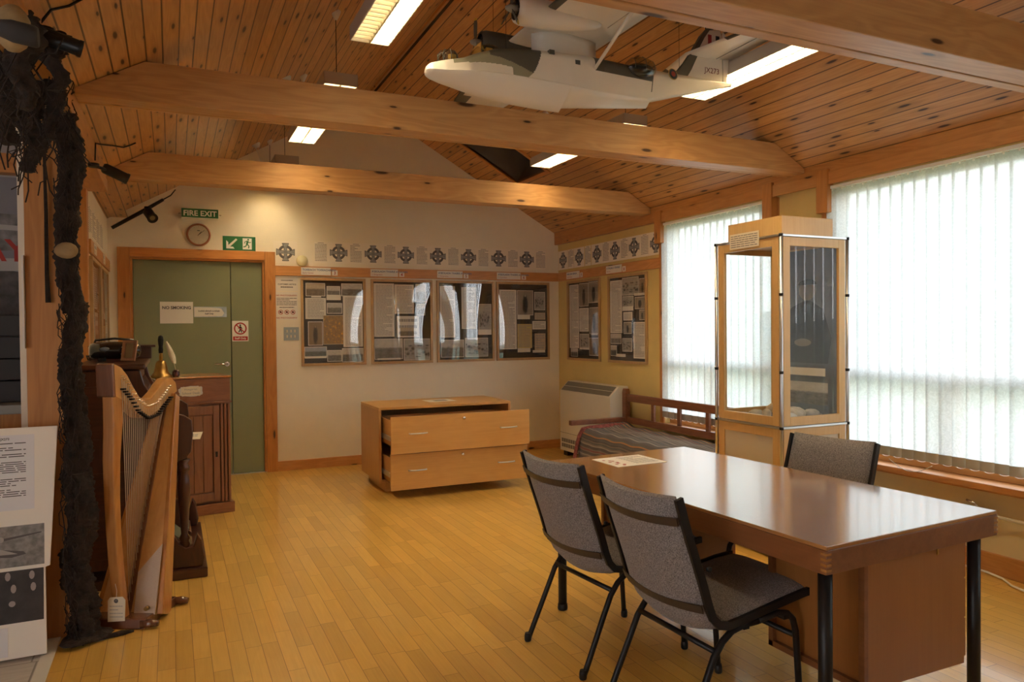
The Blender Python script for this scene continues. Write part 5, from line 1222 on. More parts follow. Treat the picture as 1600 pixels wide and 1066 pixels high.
for x, y, z, zt in ((1.42, PY, 2.64, None), (1.75, PY-.9, WZ, None), (1.75, PY+.9, WZ, None), (2.66, PY, 2.93, None), (2.40, PY, 2.66, None)):
    m = MB(); m.tube([(x, y, z), (x, y, zc(x))], .0012, 4); m.build('hanging_wire', 'black', fb)

# ------------------------------------------------------------------ harp
HO = Vector((-.225, 3.86, 0)); hu = Vector((.45, .893, 0)).normalized(); hn = Vector((hu.y, -hu.x, 0))
FHp = FR(HO, hu, (0, 0, 1), hn)     # u away from the camera along the strings, v up, w to the right
t = thing('lever_harp', 'small lever harp with curved pillar and luggage tag, beside the dark harmonium', 'harp', HO)
def ribbon(pts, wid, hw, name, mk, parent, bev=.006):
    """curved timber: centre line (u, v), in-plane width and half thickness"""
    rings = []
    for i, p in enumerate(pts):
        a = pts[max(i-1, 0)]; b = pts[min(i+1, len(pts)-1)]; d = Vector((b[0]-a[0], b[1]-a[1])); d.normalize(); n = Vector((-d.y, d.x)); wd = wid[i] if isinstance(wid, list) else wid; h = hw[i] if isinstance(hw, list) else hw
        rings.append([FHp(p[0]+n.x*s*wd/2, p[1]+n.y*s*wd/2, q*h) for s, q in ((-1, -1), (1, -1), (1, 1), (-1, 1))])
    m = MB(); m.loft(rings, smooth=False); return m.build(name, mk, parent, bevel=bev)
ribbon([(.005, .02), (-.010, .12), (-.035, .28), (-.052, .45), (-.060, .62), (-.060, .78), (-.045, .93), (-.035, 1.04), (-.035, 1.11)], [.055, .052, .050, .050, .052, .058, .075, .10, .11], [.024, .024, .024, .024, .025, .027, .026, .024, .024], 'pillar', 'harp', t)
ribbon([(-.075, 1.10), (-.055, 1.02), ], [.01, .01], .01, 'pillar_inlay', 'harp_dark', t)
# neck: deep head sweeping down then up to the shoulder
m = MB(); neck = [(-.085, 1.085), (-.095, 1.215), (-.06, 1.222), (-.01, 1.205), (.04, 1.165), (.09, 1.105), (.14, 1.055), (.19, 1.035), (.245, 1.040), (.30, 1.065), (.35, 1.10), (.40, 1.125), (.45, 1.13), (.50, 1.10), (.515, 1.05), (.44, 1.03), (.38, 1.005), (.32, .975), (.26, .955), (.20, .945), (.14, .955), (.09, .985), (.04, 1.02), (.0, 1.05)]
m.prism(FHp, neck, -.026, .026); m.build('neck', 'harp_light', t, bevel=.006)
m = MB(); m.prism(FHp, [(-.100, 1.075), (-.110, 1.222), (-.090, 1.228), (-.080, 1.072)], -.040, .040); m.build('head_cap', 'harp_dark', t, bevel=.005)
# sound box, tapering upwards, with the light back board
def sbr(s):
    # s 0 at base, 1 at top; centre of the string face, half width, depth
    return (.055+.395*s, .035+1.01*s, .165*(1-s)+.050*s, .15*(1-s)+.065*s)
m = MB(); rings = []
for i in range(13):
    s = i/12; u, v, hw_, dp = sbr(s); dx_, dz_ = 1.01, -.395; L_ = math.hypot(dx_, dz_); nx, nz = dx_/L_, dz_/L_
    rings.append([FHp(u, v, -hw_), FHp(u, v, hw_), FHp(u+nx*dp, v+nz*dp, hw_*.82), FHp(u+nx*dp*1.12, v+nz*dp*1.12, 0), FHp(u+nx*dp, v+nz*dp, -hw_*.82)])
m.loft(rings, smooth=False); m.build('sound_box', 'harp', t, bevel=.004)
m = MB(); m.grid(lambda p, q: FHp(sbr(p)[0]-.004, sbr(p)[1], (2*q-1)*sbr(p)[2]*.84), 12, 4); m.build('soundboard', 'harp_light', t)
m = MB(); F_ = []
m.loft([[FHp(sbr(i/12)[0]-.012, sbr(i/12)[1], w_) for w_ in (-.012, .012)]+[FHp(sbr(i/12)[0]-.004, sbr(i/12)[1], w_) for w_ in (.014, -.014)] for i in range(13)], smooth=False); sr = m.build('string_rib', 'harp_dark', t)
NS = 26
for i in range(NS):
    f = i/(NS-1); s = .06+.84*f; u, v, _, _ = sbr(s); un = -.03+.44*f
    zt = interp([(-.04, 1.16), (.04, 1.10), (.10, 1.035), (.19, .99), (.28, 1.0), (.36, 1.045), (.42, 1.08)], un)
    m = MB(); m.tube([FHp(u-.013, v, 0), FHp(un+.012, zt, .030)], .0013 if f > .4 else .0019, 5); m.build('string', 'rope', t)
    m = MB(); m.tube([FHp(un+.012, zt+.012, -.034), FHp(un+.012, zt+.012, .040)], .0034, 6); m.build('tuning_pin', 'chrome', t)
    m = MB(); m.box(FHp, un+.004, un+.024, zt-.052, zt-.044, .026, .044); m.build('lever', 'black', t)
m = MB(); m.prism(FHp, [(-.04, .0), (.30, .0), (.26, .045), (-.03, .045)], -.13, .13); m.build('base', 'harp_dark', t, bevel=.005)
for u, w_ in ((-.03, .13), (.26, .13), (.26, -.13)):
    m = MB(); F2 = FHp; m.tube([FHp(u, .02, w_*.8), FHp(u+.01, .022, w_*1.15), FHp(u+.015, .020, w_*1.4)], [.018, .020, .014], 8); m.build('foot', 'harp_dark', t)
m = MB(); c0 = sbr(.02); m.prism(FR(FHp(.050, .03, 0), FHp.w, (FHp.u*.365+Vector((0, 0, .93))), -FHp.u), [(.035, .01), (.135, .01), (.115, .33), (.02, .20)], .008, .014); m.build('canvas_flap', 'canvas', t)
m = MB(); m.lathe(FR(FHp(.045, .07, .10), FHp.w, (0, 0, 1), -FHp.u), [(.010, .0), (.010, .02)], 12); m.build('stud', 'brass', t)
tg = thing('luggage_tag', 'cream luggage tag tied to the foot of the harp pillar', 'tag', FHp(-.05, .10, 0))
FG = FR(FHp(-.052, .045, -.028), (.90, -.42, 0), (0, 0, 1), (-.42, -.90, 0))
m = MB(); m.prism(FG, [(0, 0), (.078, .004), (.082, .100), (.070, .115), (.012, .112), (.002, .098)], .012, .0135); m.build('card', 'paper2', tg)
m = MB(); disc(m, FG, .04, .096, .010, .0142); m.build('eyelet', 'ink', tg)
m = MB(); lines_into(m, FG, .01, .015, .07, .08, 4, 0, .0142, 5, fill=.2); m.build('handwriting', 'softink', tg)
m = MB(); m.tube([FG(.04, .096, .014), FG(.04, .14, .006), FG(.03, .17, .0)], .0012, 5); m.build('string', 'rope', tg)

# ------------------------------------------------------------------ harmonium
ox0, oy0, oy1 = -.475, 4.45, 5.50
t = thing('harmonium', 'dark carved reed organ with turned legs and treadles, behind the harp', 'organ', (-.2, 4.95, 0))
m = MB(); m.box(WORLD, ox0, -.09, oy0+.03, oy1-.03, .10, .74); m.build('case', 'rosewood_z', t, bevel=.004)
m = MB(); m.box(WORLD, ox0, -.16, oy0+.05, oy1-.05, .74, 1.16); m.build('upper_case', 'rosewood_z', t, bevel=.004)
m = MB(); m.box(WORLD, ox0-.0, -.125, oy0+.0, oy1-.0, 1.165, 1.195); m.build('top_board', 'rosewood', t, bevel=.010)
m = MB(); m.box(WORLD, ox0, -.115, oy1-.12, oy1-.04, 1.196, 1.27); m.box(WORLD, ox0, -.09, oy1-.14, oy1-.02, 1.27, 1.285); m.build('end_pedestal', 'rosewood_z', t, bevel=.004)
# side panels with scrolled cheeks
side = [(ox0, .10), (-.02, .10), (-.02, .64), (.06, .66), (.095, .70), (.105, .80), (.10, .875), (.06, .905), (-.03, .93), (-.09, 1.0), (-.13, 1.08), (-.15, 1.16), (ox0, 1.16)]
for y in (oy0, oy1-.045):
    m = MB(); m.prism(FR((0, y, 0), (1, 0, 0), (0, 0, 1), (0, 1, 0)), side, 0, .045); m.build('side_panel', 'rosewood_z', t, bevel=.005)
    m = MB(); m.box(FR((0, y, 0), (1, 0, 0), (0, 0, 1), (0, -1, 0)), ox0+.05, -.20, .16, .62, -.002, .006); m.box(FR((0, y, 0), (1, 0, 0), (0, 0, 1), (0, -1, 0)), ox0+.05, -.22, .80, 1.08, -.002, .006); m.build('raised_panel', 'rosewood', t, bevel=.003)
m = MB(); m.box(WORLD, -.09, .075, oy0+.05, oy1-.05, .655, .735); m.build('key_bed', 'rosewood', t, bevel=.004)
m = MB(); m.box(WORLD, -.085, .065, oy0+.10, oy1-.10, .736, .752); m.build('keyboard', mat('ivory_keys', (.62, .56, .44), .4), t, bevel=.001)
m = MB()
for k in range(36):
    if k % 7 not in (2, 6): m.box(WORLD, -.085, -.02, oy0+.115+k*.0225, oy0+.127+k*.0225, .753, .765)
m.build('black_keys', 'black', t)
FLd = FR((-.10, oy0+.05, .80), (0, 1, 0), (.5, 0, .62), (.62, 0, -.5)); m = MB(); m.box(FLd, 0, oy1-oy0-.1, 0, .12, -.01, .006); m.build('fall_board', 'rosewood', t, bevel=.004)
FM = FR((-.115, oy0+.10, .93), (0, 1, 0), (-.35, 0, 1), (1, 0, .35)); m = MB(); m.box(FM, .02, .85, 0, .20, 0, .012)
for k in range(7): m.tube([FM(.08+.11*k, .03, .014), FM(.13+.11*k, .10, .02), FM(.08+.11*k, .17, .014)], .006, 6)
m.build('carved_music_desk', 'rosewood', t, bevel=.003)
for y in (oy0+.045, oy1-.045):
    m = MB(); m.lathe(FR((.055, y, 0), (1, 0, 0), (0, 1, 0), (0, 0, 1)), [(.024, .16), (.030, .18), (.022, .20), (.030, .215), (.018, .24), (.022, .30), (.030, .42), (.034, .50), (.028, .56), (.020, .58), (.032, .60), (.032, .615), (.022, .63), (.036, .655)], 18); m.build('turned_leg', 'rosewood_z', t)
    m = MB(); m.prism(FR((0, y-.035, 0), (1, 0, 0), (0, 0, 1), (0, 1, 0)), [(-.09, .055), (.145, .055), (.155, .10), (.14, .20), (.12, .235), (.10, .17), (.06, .165), (.02, .20), (-.03, .30), (-.09, .34)], 0, .07); m.build('scroll_foot', 'rosewood_z', t, bevel=.006)
m = MB(); m.box(WORLD, ox0, .17, oy0-.02, oy1+.02, 0, .055); m.build('base_plinth', 'rosewood', t, bevel=.006)
for y0_ in (oy0+.16, oy0+.58):
    Ft = FR((-.085, y0_, .27), (0, 1, 0), (.17, 0, -.16), (.16, 0, .17)); m = MB(); m.box(Ft, 0, .32, 0, .25, -.01, .01); tr = m.build('treadle', 'rosewood', t, bevel=.004)
    m = MB(); m.box(Ft, .02, .30, .02, .23, .0105, .014); m.build('treadle_carpet', mat('treadle_carpet_green', (.10, .11, .075), .95, bump=.5, bscale=200), tr)
m = MB(); m.box(WORLD, -.085, .07, oy0+.5, oy0+.56, .056, .34); m.build('treadle_divider', 'rosewood_z', t, bevel=.004)
# papers on the keys
for (x, y, a, b, dg, lab) in ((-.045, 4.86, .10, .14, 12, 'small cream label card propped on the harmonium music desk'), (.045, 4.62, .075, .11, -8, 'cream card hanging at the near end of the harmonium keys')):
    Fk = rotF(x, y, dg, .7675); Fk = FR(Fk.o, Fk.u, Fk.v+Vector((0, 0, .15)), Fk.w)
    t2 = thing('label_card', lab, 'card', (x, y, .768)); m = MB(); m.box(Fk, -b, b, -a, a, .001, .0025); m.build('card', 'paper2', t2)
    m = MB(); lines_into(m, Fk, -b+.02, -.03, b-.02, .03, 2, 0, .0032, 3, fill=.5); m.build('lettering', 'softink', t2)
# portable radio on the harmonium
FRd = rotF(-.305, 5.04, 8, 1.196)
t = thing('portable_radio', 'glossy black rounded CD radio with grey speakers on top of the harmonium', 'radio', (-.325, 5.02, 1.196))
MT['gloss'] = mat('gloss_black', (.008, .008, .010), .08, coat=1)
m = MB(); m.loft([[FRd(x, .085*k_*math.cos(2*PI*i/20), .063+.052*k_*math.sin(2*PI*i/20)) for i in range(20)] for x, k_ in ((-.138, .45), (-.132, .75), (-.115, .93), (-.07, 1.0), (.0, 1.04), (.07, 1.0), (.115, .93), (.132, .75), (.138, .45))]); m.build('body', 'gloss', t)
for x in (.055,):
    m = MB(); m.loft([[FRd(x+.036*k_*math.cos(2*PI*i/20), -.081-.006*(1-k_), .060+.036*k_*math.sin(2*PI*i/20)) for i in range(20)] for k_ in (1, .8, .4, .05)]); m.build('speaker_grille', mat('speaker_grey', (.32, .32, .33), .4), t)
m = MB(); m.loft([[FRd(-.06+.030*k_*math.cos(2*PI*i/20), -.083-.006*(1-k_), .070+.016*k_*math.sin(2*PI*i/20)) for i in range(20)] for k_ in (1, .7, .1)]); m.build('tuning_panel', mat('radio_blue_grey', (.10, .11, .16), .2), t)
m = MB(); m.tube([FRd(-.12, .03, .08), FRd(-.10, .03, .125), FRd(.0, .03, .135), FRd(.10, .03, .125), FRd(.12, .03, .08)], .007, 8); m.build('carry_handle', 'gloss', t)
for x in (-.07, .07): m = MB(); m.box(FRd, x-.02, x+.02, -.05, .05, 0, .02); m.build('foot', 'black', t)
t2 = thing('cable_lead', 'black radio lead curling at the back of the harmonium top', 'cable', (-.45, 5.0, 1.2)); m = MB(); m.tube([FRd(-.115, .02, .02), FRd(-.15, .0, .035), FRd(-.145, -.05, .012), FRd(-.13, -.03, .008)], .0035, 6); m.build('lead', 'black', t2)
t = thing('photo_stand', 'small brown wooden picture stand leaning in front of the black radio', 'frame', (-.24, 4.86, 1.196))
Fo = FR((-.262, 4.90, 1.197), (.55, -.30, 0), (.10, .16, .9), (-.35, -.75, .2))
m = MB()
for q in ((0, .085, 0, .018), (0, .085, .105, .123), (0, .018, .018, .105), (.067, .085, .018, .105)): m.box(Fo, *q, 0, .016)
m.build('frame', 'oldoak', t, bevel=.002); m = MB(); m.box(Fo, .016, .069, .016, .107, -.002, .004); m.build('picture', 'sepia', t)

# ------------------------------------------------------------------ school desk with bell, quill and ink
FD = FR((.025, 5.905, 0), (.875, .15, 0), (-.15, .875, 0), (0, 0, 1))    # u along the front, v into depth
t = thing('school_desk', 'tall reddish wooden schoolmaster desk with panelled door in front of green door', 'desk', (.2, 6.1, 0))
def dbox(a, b, c, d, e, f, name, mk='oldoak', par=None, bev=.003): m = MB(); m.box(FD, a, b, c, d, e, f); return m.build(name, mk, par or t, bevel=bev)
dbox(-.02, .385, .012, .42, .08, .83, 'carcass'); dbox(-.05, .405, -.015, .44, 0, .08, 'plinth', 'oldoak_x', None, .004)
dbox(-.12, .385, .0, .44, .845, 1.02, 'desk_box', 'oldoak_x'); dbox(-.13, .395, -.01, .45, 1.022, 1.036, 'desk_lid', 'harp', None, .004); dbox(-.13, .395, -.010, .44, .830, .845, 'moulding', 'oldoak_x')
d = dbox(.0, .30, -.004, .011, .10, .815, 'panelled_door')
m = MB()
for q in ((.0, .045, .10, .815), (.255, .30, .10, .815), (.045, .255, .10, .165), (.045, .255, .75, .815)): m.box(FD, q[0], q[1], -.020, -.0045, q[2], q[3])
m.build('door_rail', 'oldoak', d, bevel=.003)
m = MB()
for k in range(3): m.box(FD, .052+.067*k, .052+.067*k+.062, -.0095, -.0042, .17, .745)
m.build('door_plank', 'oldoak', d, bevel=.004)
m = MB(); m.box(FD, .268, .284, -.024, -.0195, .43, .47); m.build('lock_plate', 'black', d)
for k in range(3): m = MB(); m.box(FD, .308+.026*k, .328+.026*k, -.016, .012, .085, .825); m.build('pilaster_bead', 'oldoak', t, bevel=.005)
t2 = thing('desk_label', 'torn taped paper label on the front of the school desk', 'label', FD(.15, 0, .95))
Ff = FR(FD(0, -.0005, 0), FD.u, FD.w, -FD.v); rnd = random.Random(5)
m = MB(); P = []
for k in range(40):
    a = 2*PI*k/40; r = 1+rnd.uniform(-.07, .10); P.append(Ff(.105+.078*r*(abs(math.cos(a))**.4)*math.copysign(1, math.cos(a)), .930+.036*r*(abs(math.sin(a))**.4)*math.copysign(1, math.sin(a)), .0008))
m.quad(P, uv=None); m.build('tape', mat('clear_tape', (.70, .66, .60), .25), t2)
m = MB(); m.box(Ff, .04, .172, .899, .962, .0012, .002); m.build('paper', 'paper2', t2)
m = MB(); text_into(m, Ff, 'Hungarian', .106, .938, .022, w=.0026, align='CENTER'); text_into(m, Ff, 'School Desk', .106, .908, .024, w=.0026, align='CENTER', bold=.0003); m.build('lettering', 'softink', t2)
Fb = FR(FD(-.075, .10, 1.0362), (1, 0, 0), (0, 1, 0), (0, 0, 1))
t = thing('hand_bell', 'brass school hand bell with black turned handle on the desk', 'bell', Fb.o)
m = MB(); m.lathe(Fb, [(.078, 0), (.080, .005), (.066, .018), (.050, .040), (.042, .075), (.038, .100), (.030, .118), (.012, .126)], 32); m.build('bell_cup', 'brass', t)
m = MB(); m.lathe(Fb, [(.012, .125), (.014, .15), (.011, .175), (.015, .178)], 16); m.build('collar', 'brass', t)
m = MB(); m.lathe(Fb, [(.015, .178), (.017, .20), (.014, .225), (.018, .25), (.020, .275), (.016, .30), (.006, .308)], 16); m.build('handle', 'black', t)
Fi = FR(FD(.025, .10, 1.0362), (1, 0, 0), (0, 1, 0), (0, 0, 1))
t = thing('ink_bottle', 'small dark red ink bottle beside the brass hand bell', 'bottle', Fi.o)
m = MB(); m.lathe(Fi, [(.024, 0), (.026, .004), (.026, .038), (.020, .044)], 18); m.build('bottle', mat('ink_glass', (.05, .012, .012), .15, coat=.6), t)
m = MB(); m.lathe(Fi, [(.017, .044), (.018, .052), (.012, .053), (.012, .046)], 18); m.build('neck', mat('bottle_neck', (.08, .03, .03), .3), t)
t = thing('feather_quill', 'white feather quill standing in the ink bottle', 'quill', Fi(0, 0, .05))
q0 = Fi(0, 0, .050); q1 = Fi(-.012, 0, .10); q2 = Fi(-.028, 0, .17); q3 = Fi(-.060, 0, .262)
m = MB(); m.tube([q0, q1, q2, q3], [.0022, .0022, .0018, .0006], 6); m.build('shaft', 'paper2', t)
m = MB()
def vane(p, q):
    s = p; A = q1.lerp(q2, min(1, s*2)) if s < .5 else q2.lerp(q3, (s-.5)*2)
    wd = .026*math.sin(PI*min(1, .12+s*.86))**.55; return A+Vector((-(2*q-1)*wd*.9, .010*(2*q-1)**2, (2*q-1)*wd*.25+.004*math.sin(s*90)*abs(2*q-1)))
m.grid(vane, 40, 6); o = m.build('vane', mat('feather_white', (.74, .68, .56), .8, var=.08, vscale=60), t)

# ------------------------------------------------------------------ spotlights on the left side
def spot(base, head, direction, lab, L_=.16, r=.036, square=False, mk='black'):
    t = thing('spotlight', lab, 'spotlight', base, 'black spotlights under the left slope'); d = Vector(direction).normalized(); B = Vector(base); Hd = Vector(head)
    side = d.cross(Vector((0, 0, 1))).normalized(); upv = side.cross(d)
    m = MB(); m.tube([B, B+Vector((0, 0, -.01)), Hd], .009, 8); m.build('arm', mk, t)
    m = MB(); m.lathe(FR(B, side, Vector((0, 0, 1)).cross(side), (0, 0, 1)), [(.03, -.02), (.03, .0)], 12); m.build('mount', mk, t)
    F_ = FR(Hd-d*L_*.4, side, upv, d); m = MB(); m.lathe(F_, [(r*.75, 0), (r, .012), (r, L_*.9), (r*1.08, L_*.92), (r*1.08, L_), (r*.9, L_), (r*.85, L_*.9)], 20); h = m.build('head', mk, t)
    m = MB(); m.lathe(F_, [(r*.55, L_*.9), (r*.55, L_*.93)], 16); m.build('lens', mat('spot_lens', (.25, .2, .12), .1), h)
spot((-.372, 2.95, 2.40), (-.345, 2.93, 2.362), (1, .12, -.25), 'black spotlight at the top left, above the hanging net', L_=.145, r=.027)
spot((-.375, 4.72, 2.31), (-.285, 4.80, 2.285), (1, .25, -.42), 'black spotlight fixed to the plate end between the two far beams', L_=.14, r=.030)
spot((-.165, 7.28, 2.48), (-.150, 7.25, 2.41), (.35, -.8, -.62), 'black spotlight on the track beside the FIRE EXIT sign', L_=.13, r=.042)
m = MB(); m.tube([(-.455, 7.40, 2.295), (-.20, 7.36, 2.455), (-.04, 7.33, 2.56)], [.016, .018, .014], 8); tag(m.build('lighting_track', 'black'), 'black rod track slanting up the gable wall left of FIRE EXIT sign', 'track')
m = MB(); m.tube([(-.04, 7.33, 2.56), (.02, 7.33, 2.60), (.06, 7.36, 2.66)], .006, 6); tag(m.build('spotlight_lead', 'black'), 'thin black lead feeding the spotlight beside the FIRE EXIT sign', 'cable')
m = MB(); m.tube([(-.368, 4.73, 2.33), (-.366, 4.75, 2.43)]+[(x, y, zc(x)-.008) for x, y in ((-.357, 4.9), (-.30, 5.05), (-.25, 5.2), (-.215, 5.22), (-.18, 5.22))], .0045, 6)
tag(m.build('spotlight_lead', 'black'), 'thin black lead rising from the spotlight between the two far beams', 'cable')
m = MB(); m.tube([(-.38, 2.90, 2.395), (-.352, 2.943, zc(-.352)-.008), (-.30, 2.96, zc(-.30)-.008), (-.26, 2.94, zc(-.26)-.008), (-.235, 2.917, zc(-.235)-.008), (-.19, 2.86, zc(-.19)-.008), (-.15, 2.80, zc(-.15)-.008)], .0045, 6); tag(m.build('ceiling_cable', 'black'), 'black cable running up the ceiling slope from the top left spotlight', 'cable')

# ------------------------------------------------------------------ tarred net hung down the first post
rnd = random.Random(11)
t = thing('fishing_net', 'dark tarred fishing net hanging in a thick rope down the first post', 'net', (-.42, 3.9, 0))
def netcol(cx, cy, z0, z1, r0, r1, seed, name='hanging_bunch', k=18, n=90):
    rr = random.Random(seed); ph = [rr.uniform(0, 6) for _ in range(6)]; rings = []
    for i in range(n+1):
        s = i/n; z = z0+(z1-z0)*s; r = r0+(r1-r0)*s; ox = .014*math.sin(s*9+ph[0]); oy = .012*math.sin(s*7+ph[1])
        ring = []
        for j in range(k):
            a = 2*PI*j/k; q = r*(1+.22*math.sin(3*a+s*14+ph[2])+.14*math.sin(5*a-s*31+ph[3])+rr.uniform(-.16, .16)); ring.append((cx+ox+q*math.cos(a), cy+oy+q*math.sin(a)*.8, z))
        rings.append(ring)
    m = MB(); m.loft(rings); return m.build(name, 'net', t)
netcol(-.378, 3.755, .012, .75, .054, .054, 1); netcol(-.388, 3.755, .72, 1.5, .050, .036, 2); netcol(-.398, 3.755, 1.45, 2.318, .038, .048, 3)
netcol(-.395, 3.30, 2.10, 2.44, .018, .045, 5); netcol(-.47, 3.35, 1.98, 2.32, .022, .055, 6); netcol(-.50, 3.05, 2.02, 2.32, .03, .07, 9); netcol(-.40, 2.70, 2.05, 2.34, .02, .05, 14, n=40); netcol(-.345, 2.98, 2.20, 2.40, .02, .035, 15, n=30)
m = MB()
for k in range(150):
    z = rnd.uniform(.05, 2.6); x = -.395+rnd.uniform(-.04, .03); y = 3.76+rnd.uniform(-.05, .01); P = []
    for i in range(6): P.append((x+rnd.uniform(-.02, .018), y-.03+rnd.uniform(-.02, .02), max(.01, z-i*.035+rnd.uniform(-.02, .02))))
    m.tube(P, .0022, 4)
for k in range(46):
    x0_ = rnd.uniform(-.52, -.34); z0_ = rnd.uniform(2.2, 2.36); P = [(x0_, 3.1+rnd.uniform(-.45, .4), z0_)]
    for i in range(9): P.append((P[-1][0]+rnd.uniform(-.035, .035), P[-1][1]+rnd.uniform(-.01, .01), P[-1][2]-rnd.uniform(.01, .06)))
    m.tube(P, .0025, 4)
o = m.build('loose_strand', 'net', t); o['kind'] = 'stuff'
m = MB(); m.tube([(-.49, 3.80, 2.55), (-.492, 3.80, 2.2), (-.488, 3.805, 1.9), (-.49, 3.81, 1.62), (-.487, 3.815, 1.50)], [.004, .005, .008, .009, .012], 6); m.build('tarred_cord', 'net', t)
m = MB(); m.blob((-.395, 2.52, 2.235), (.045, .045, .068), 4, k=16, rough=.06); tag(m.build('fishing_float', 'cork'), 'brown cork fishing float tangled in the net at the top left corner', 'float')
m = MB(); m.lathe(FR((-.385, 2.44, 2.20), (0, 1, 0), (0, 0, 1), (1, .1, -.1)), [(.022, -.03), (.030, 0), (.030, .055), (.026, .062)], 18); tag(m.build('black_float', 'blackmatt'), 'black round net float lying over the cork float', 'float')
m = MB(); m.blob((-.40, 3.685, 1.72), (.042, .034, .036), 8, k=14, rough=.12); tag(m.build('seed_float', 'cork'), 'small brown ball float caught in the net on the post', 'float')
m = MB(); m.blob((-.365, 3.735, .02), (.10, .08, .018), 12, k=20, rough=.3); m.tube([(-.33, 3.72, .012), (-.27, 3.73, .010), (-.22, 3.74, .012), (-.17, 3.745, .010)], [.014, .010, .012, .005], 6); m.build('net_foot', 'net', t)

# ------------------------------------------------------------------ white display board leaning by the post
t = thing('foam_board', 'white foam board with pasted wartime flying boat papers, leaning at left edge', 'display board', (-.75, 3.6, 0))
Fw = FR((-1.365, 3.63, .012), (1, .02, 0), (0, .09, 1), (.0, -1, .09))
m = MB(); m.prism(Fw, [(0, 0), (.872, .0), (.868, .36), (.885, .365), (.915, .955), (0, .955)], 0, .012); m.build('board', 'paper', t, bevel=.002)
def bsheet(a, b, c, d, n, mk='paper', nm='typed_sheet', seed=1, ink='ink', heads=()):
    m = MB(); m.box(Fw, a, c, b, d, .0125, .0138); o = m.build(nm, mk, t)
    if n:
        m = MB()
        segs = [(b+.02, d-.02)] if not heads else heads
        for (z0_, z1_, k_) in ([(b+.02, d-.02, n)] if not heads else heads): lines_into(m, Fw, a+.02, z0_, c-.03, z1_, k_, 0, .0145, seed+k_, fill=.42)
        m.build('typed_text', ink, o)
MT['bluepaper'] = mat('bluish_white_paper', (.70, .70, .72), .6)
bsheet(.42, .61, .830, .925, 20, 'bluepaper', seed=3, heads=((.83, .895, 7), (.765, .815, 6), (.665, .745, 9)))
m = MB()
for z_, tx in ((.905, 'CATALINA FLYING BOAT JX273'), (.822, 'SQUADRON'), (.752, 'CREW'), (.637, 'RAF 1944')): text_into(m, Fw, tx, .65, z_, .013, w=.0145, align='CENTER', bold=.0004)
m.build('heading', 'ink', t)
m = MB(); m.box(Fw, .40, .865, .375, .545, .0125, .0140); o = m.build('aircraft_photograph', mat('sea_photo', (.22, .21, .20), .5, var=.35, vscale=40), t)
m = MB(); w_ = .0147
m.quad([Fw(a, b, w_) for a, b in ((.44, .455), (.60, .470), (.68, .480), (.855, .507), (.855, .512), (.66, .490), (.60, .482), (.44, .463))], uv=None); m.quad([Fw(a, b, w_) for a, b in ((.59, .445), (.66, .425), (.75, .415), (.80, .425), (.79, .437), (.72, .45), (.66, .475), (.62, .478))], uv=None); m.quad([Fw(a, b, w_) for a, b in ((.47, .455), (.49, .51), (.51, .50), (.53, .456))], uv=None); m.build('aircraft_silhouette', 'ink', o)
m = MB(); m.quad([Fw(a, b, w_+.0006) for a, b in ((.66, .443), (.70, .43), (.77, .428), (.75, .437), (.69, .462))], uv=None); disc(m, Fw, .66, .487, .012, w_+.0006); disc(m, Fw, .71, .492, .012, w_+.0006); m.build('white_hull_shape', 'softink', o)
m = MB(); m.box(Fw, .40, .862, .145, .36, .0125, .0140); o = m.build('crew_photograph', mat('crew_photo_dark', (.035, .028, .028), .5, var=.4, vscale=14), t)
MT['photo_pale'] = mat('photo_pale', (.34, .29, .27), .6)
for a, b in ((.50, .335), (.56, .335), (.65, .335), (.735, .338), (.82, .335), (.455, .282), (.53, .284), (.60, .285), (.68, .288), (.755, .286), (.825, .286)):
    m = MB(); m.quad([Fw(a+.010*math.cos(k*PI/5), b+.018*math.sin(k*PI/5), .0147) for k in range(10)], uv=None); m.build('crew_face', 'photo_pale', o)
for a, b in ((.60, .22), (.66, .21), (.75, .225)): m = MB(); disc(m, Fw, a, b, .012, .0147); m.build('crew_hands', 'photo_pale', o)
bsheet(.42, .012, .735, .13, 8, 'bluepaper', seed=9)

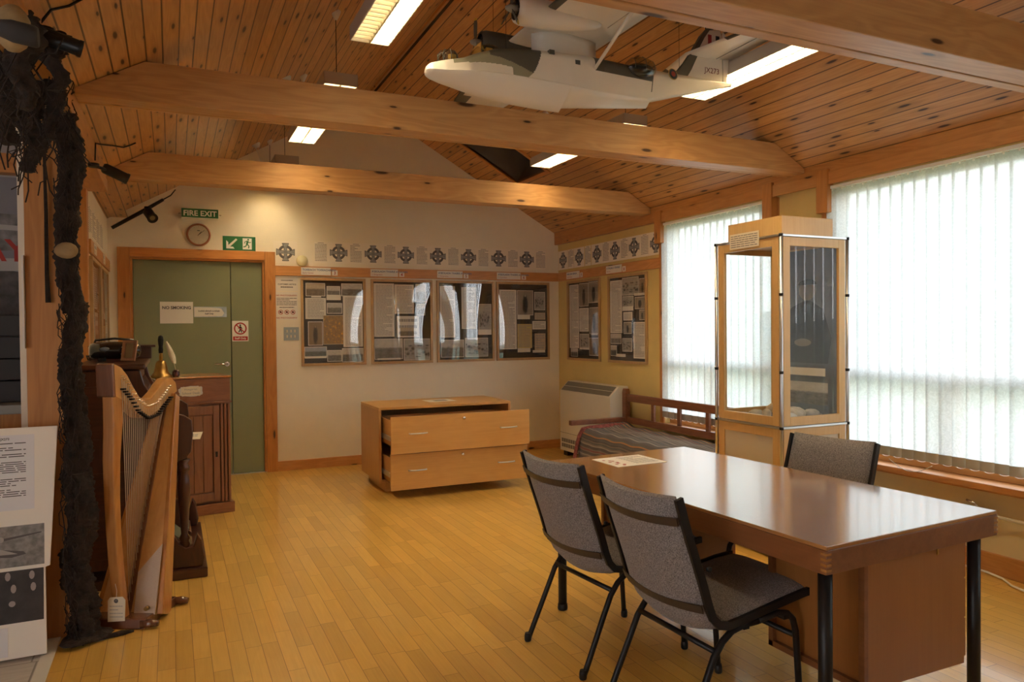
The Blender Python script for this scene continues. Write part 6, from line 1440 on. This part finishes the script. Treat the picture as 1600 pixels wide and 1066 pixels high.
# ------------------------------------------------------------------ side room seen past the first post
FP_ = FR((0, 4.6, 0), (1, 0, 0), (0, 0, 1), (0, -1, 0))
t = thing('travel_poster', 'large grey photographic panel with red capital letters, left edge behind post', 'poster', (-1.2, 4.6, 1.4))
m = MB(); m.box(FP_, -2.2, -.63, 1.46, 2.18, .001, .006); m.build('panel', mat('poster_sky', (.22, .22, .25), .6, var=.06), t)
m = MB(); m.quad([FP_(a, b, .0068) for a, b in ((-2.2, 1.46), (-.63, 1.46), (-.63, 1.67), (-.78, 1.70), (-1.2, 1.68), (-1.7, 1.74), (-2.2, 1.70))], uv=None); m.build('hill_photograph', mat('poster_hill', (.075, .07, .072), .6, var=.5, vscale=22), t)
m = MB(); m.quad([FP_(a, b, .0074) for a, b in ((-2.2, 1.77), (-.63, 1.80), (-.63, 1.985), (-2.2, 2.03))], uv=None); m.build('boat_photograph', mat('poster_boat', (.20, .19, .19), .6, var=.55, vscale=16), t)
m = MB(); m.quad([FP_(a, b, .0080) for a, b in ((-2.2, 1.955), (-.63, 1.90), (-.63, 1.925), (-2.2, 2.0))], uv=None); m.quad([FP_(a, b, .0080) for a, b in ((-2.2, 1.66), (-.63, 1.695), (-.63, 1.76), (-2.2, 1.735))], uv=None); m.build('boat_gunwale', mat('poster_white', (.45, .43, .42), .6), t)
m = MB(); text_into(m, FP_, 'AY', -.675, 1.745, .16, w=.0086, align='RIGHT', bold=.003); m.build('red_lettering', 'redink', t)
for k in range(4):
    for i in range(3):
        m = MB(); x = -1.50+i*.29; z = 1.035+.106*k; m.box(WORLD, x, x+.27, 4.22, 4.50, z, z+.102); b = m.build('storage_box', mat('box_black_%d%d' % (k, i), (.022, .020, .022), .6), bevel=.004)
        tag(b, 'black storage box, %s column from the post, %s from the counter' % (('third', 'second', 'nearest')[i], ('lowest', 'second up', 'third up', 'top')[k]), 'box', 'black boxes stacked on the side room counter')
t = thing('side_counter', 'pine counter unit under the black storage boxes in the side room', 'cabinet', (-1.2, 4.3, 0))
m = MB(); m.box(WORLD, -2.6, -.63, 4.12, 4.52, .0, .99); m.build('body', 'pine_z', t, bevel=.003)
m = MB(); m.box(WORLD, -2.62, -.62, 4.08, 4.52, .99, 1.033); m.build('worktop', mat('grey_worktop', (.30, .30, .27), .5), t, bevel=.004)
t = thing('post_card', 'thin white card strip on the left edge of the nearest post', 'card', (-.58, 3.83, 1.5)); m = MB(); m.box(WORLD, -.583, -.5755, 3.80, 3.90, 1.30, 1.705); m.build('card', 'paper', t)
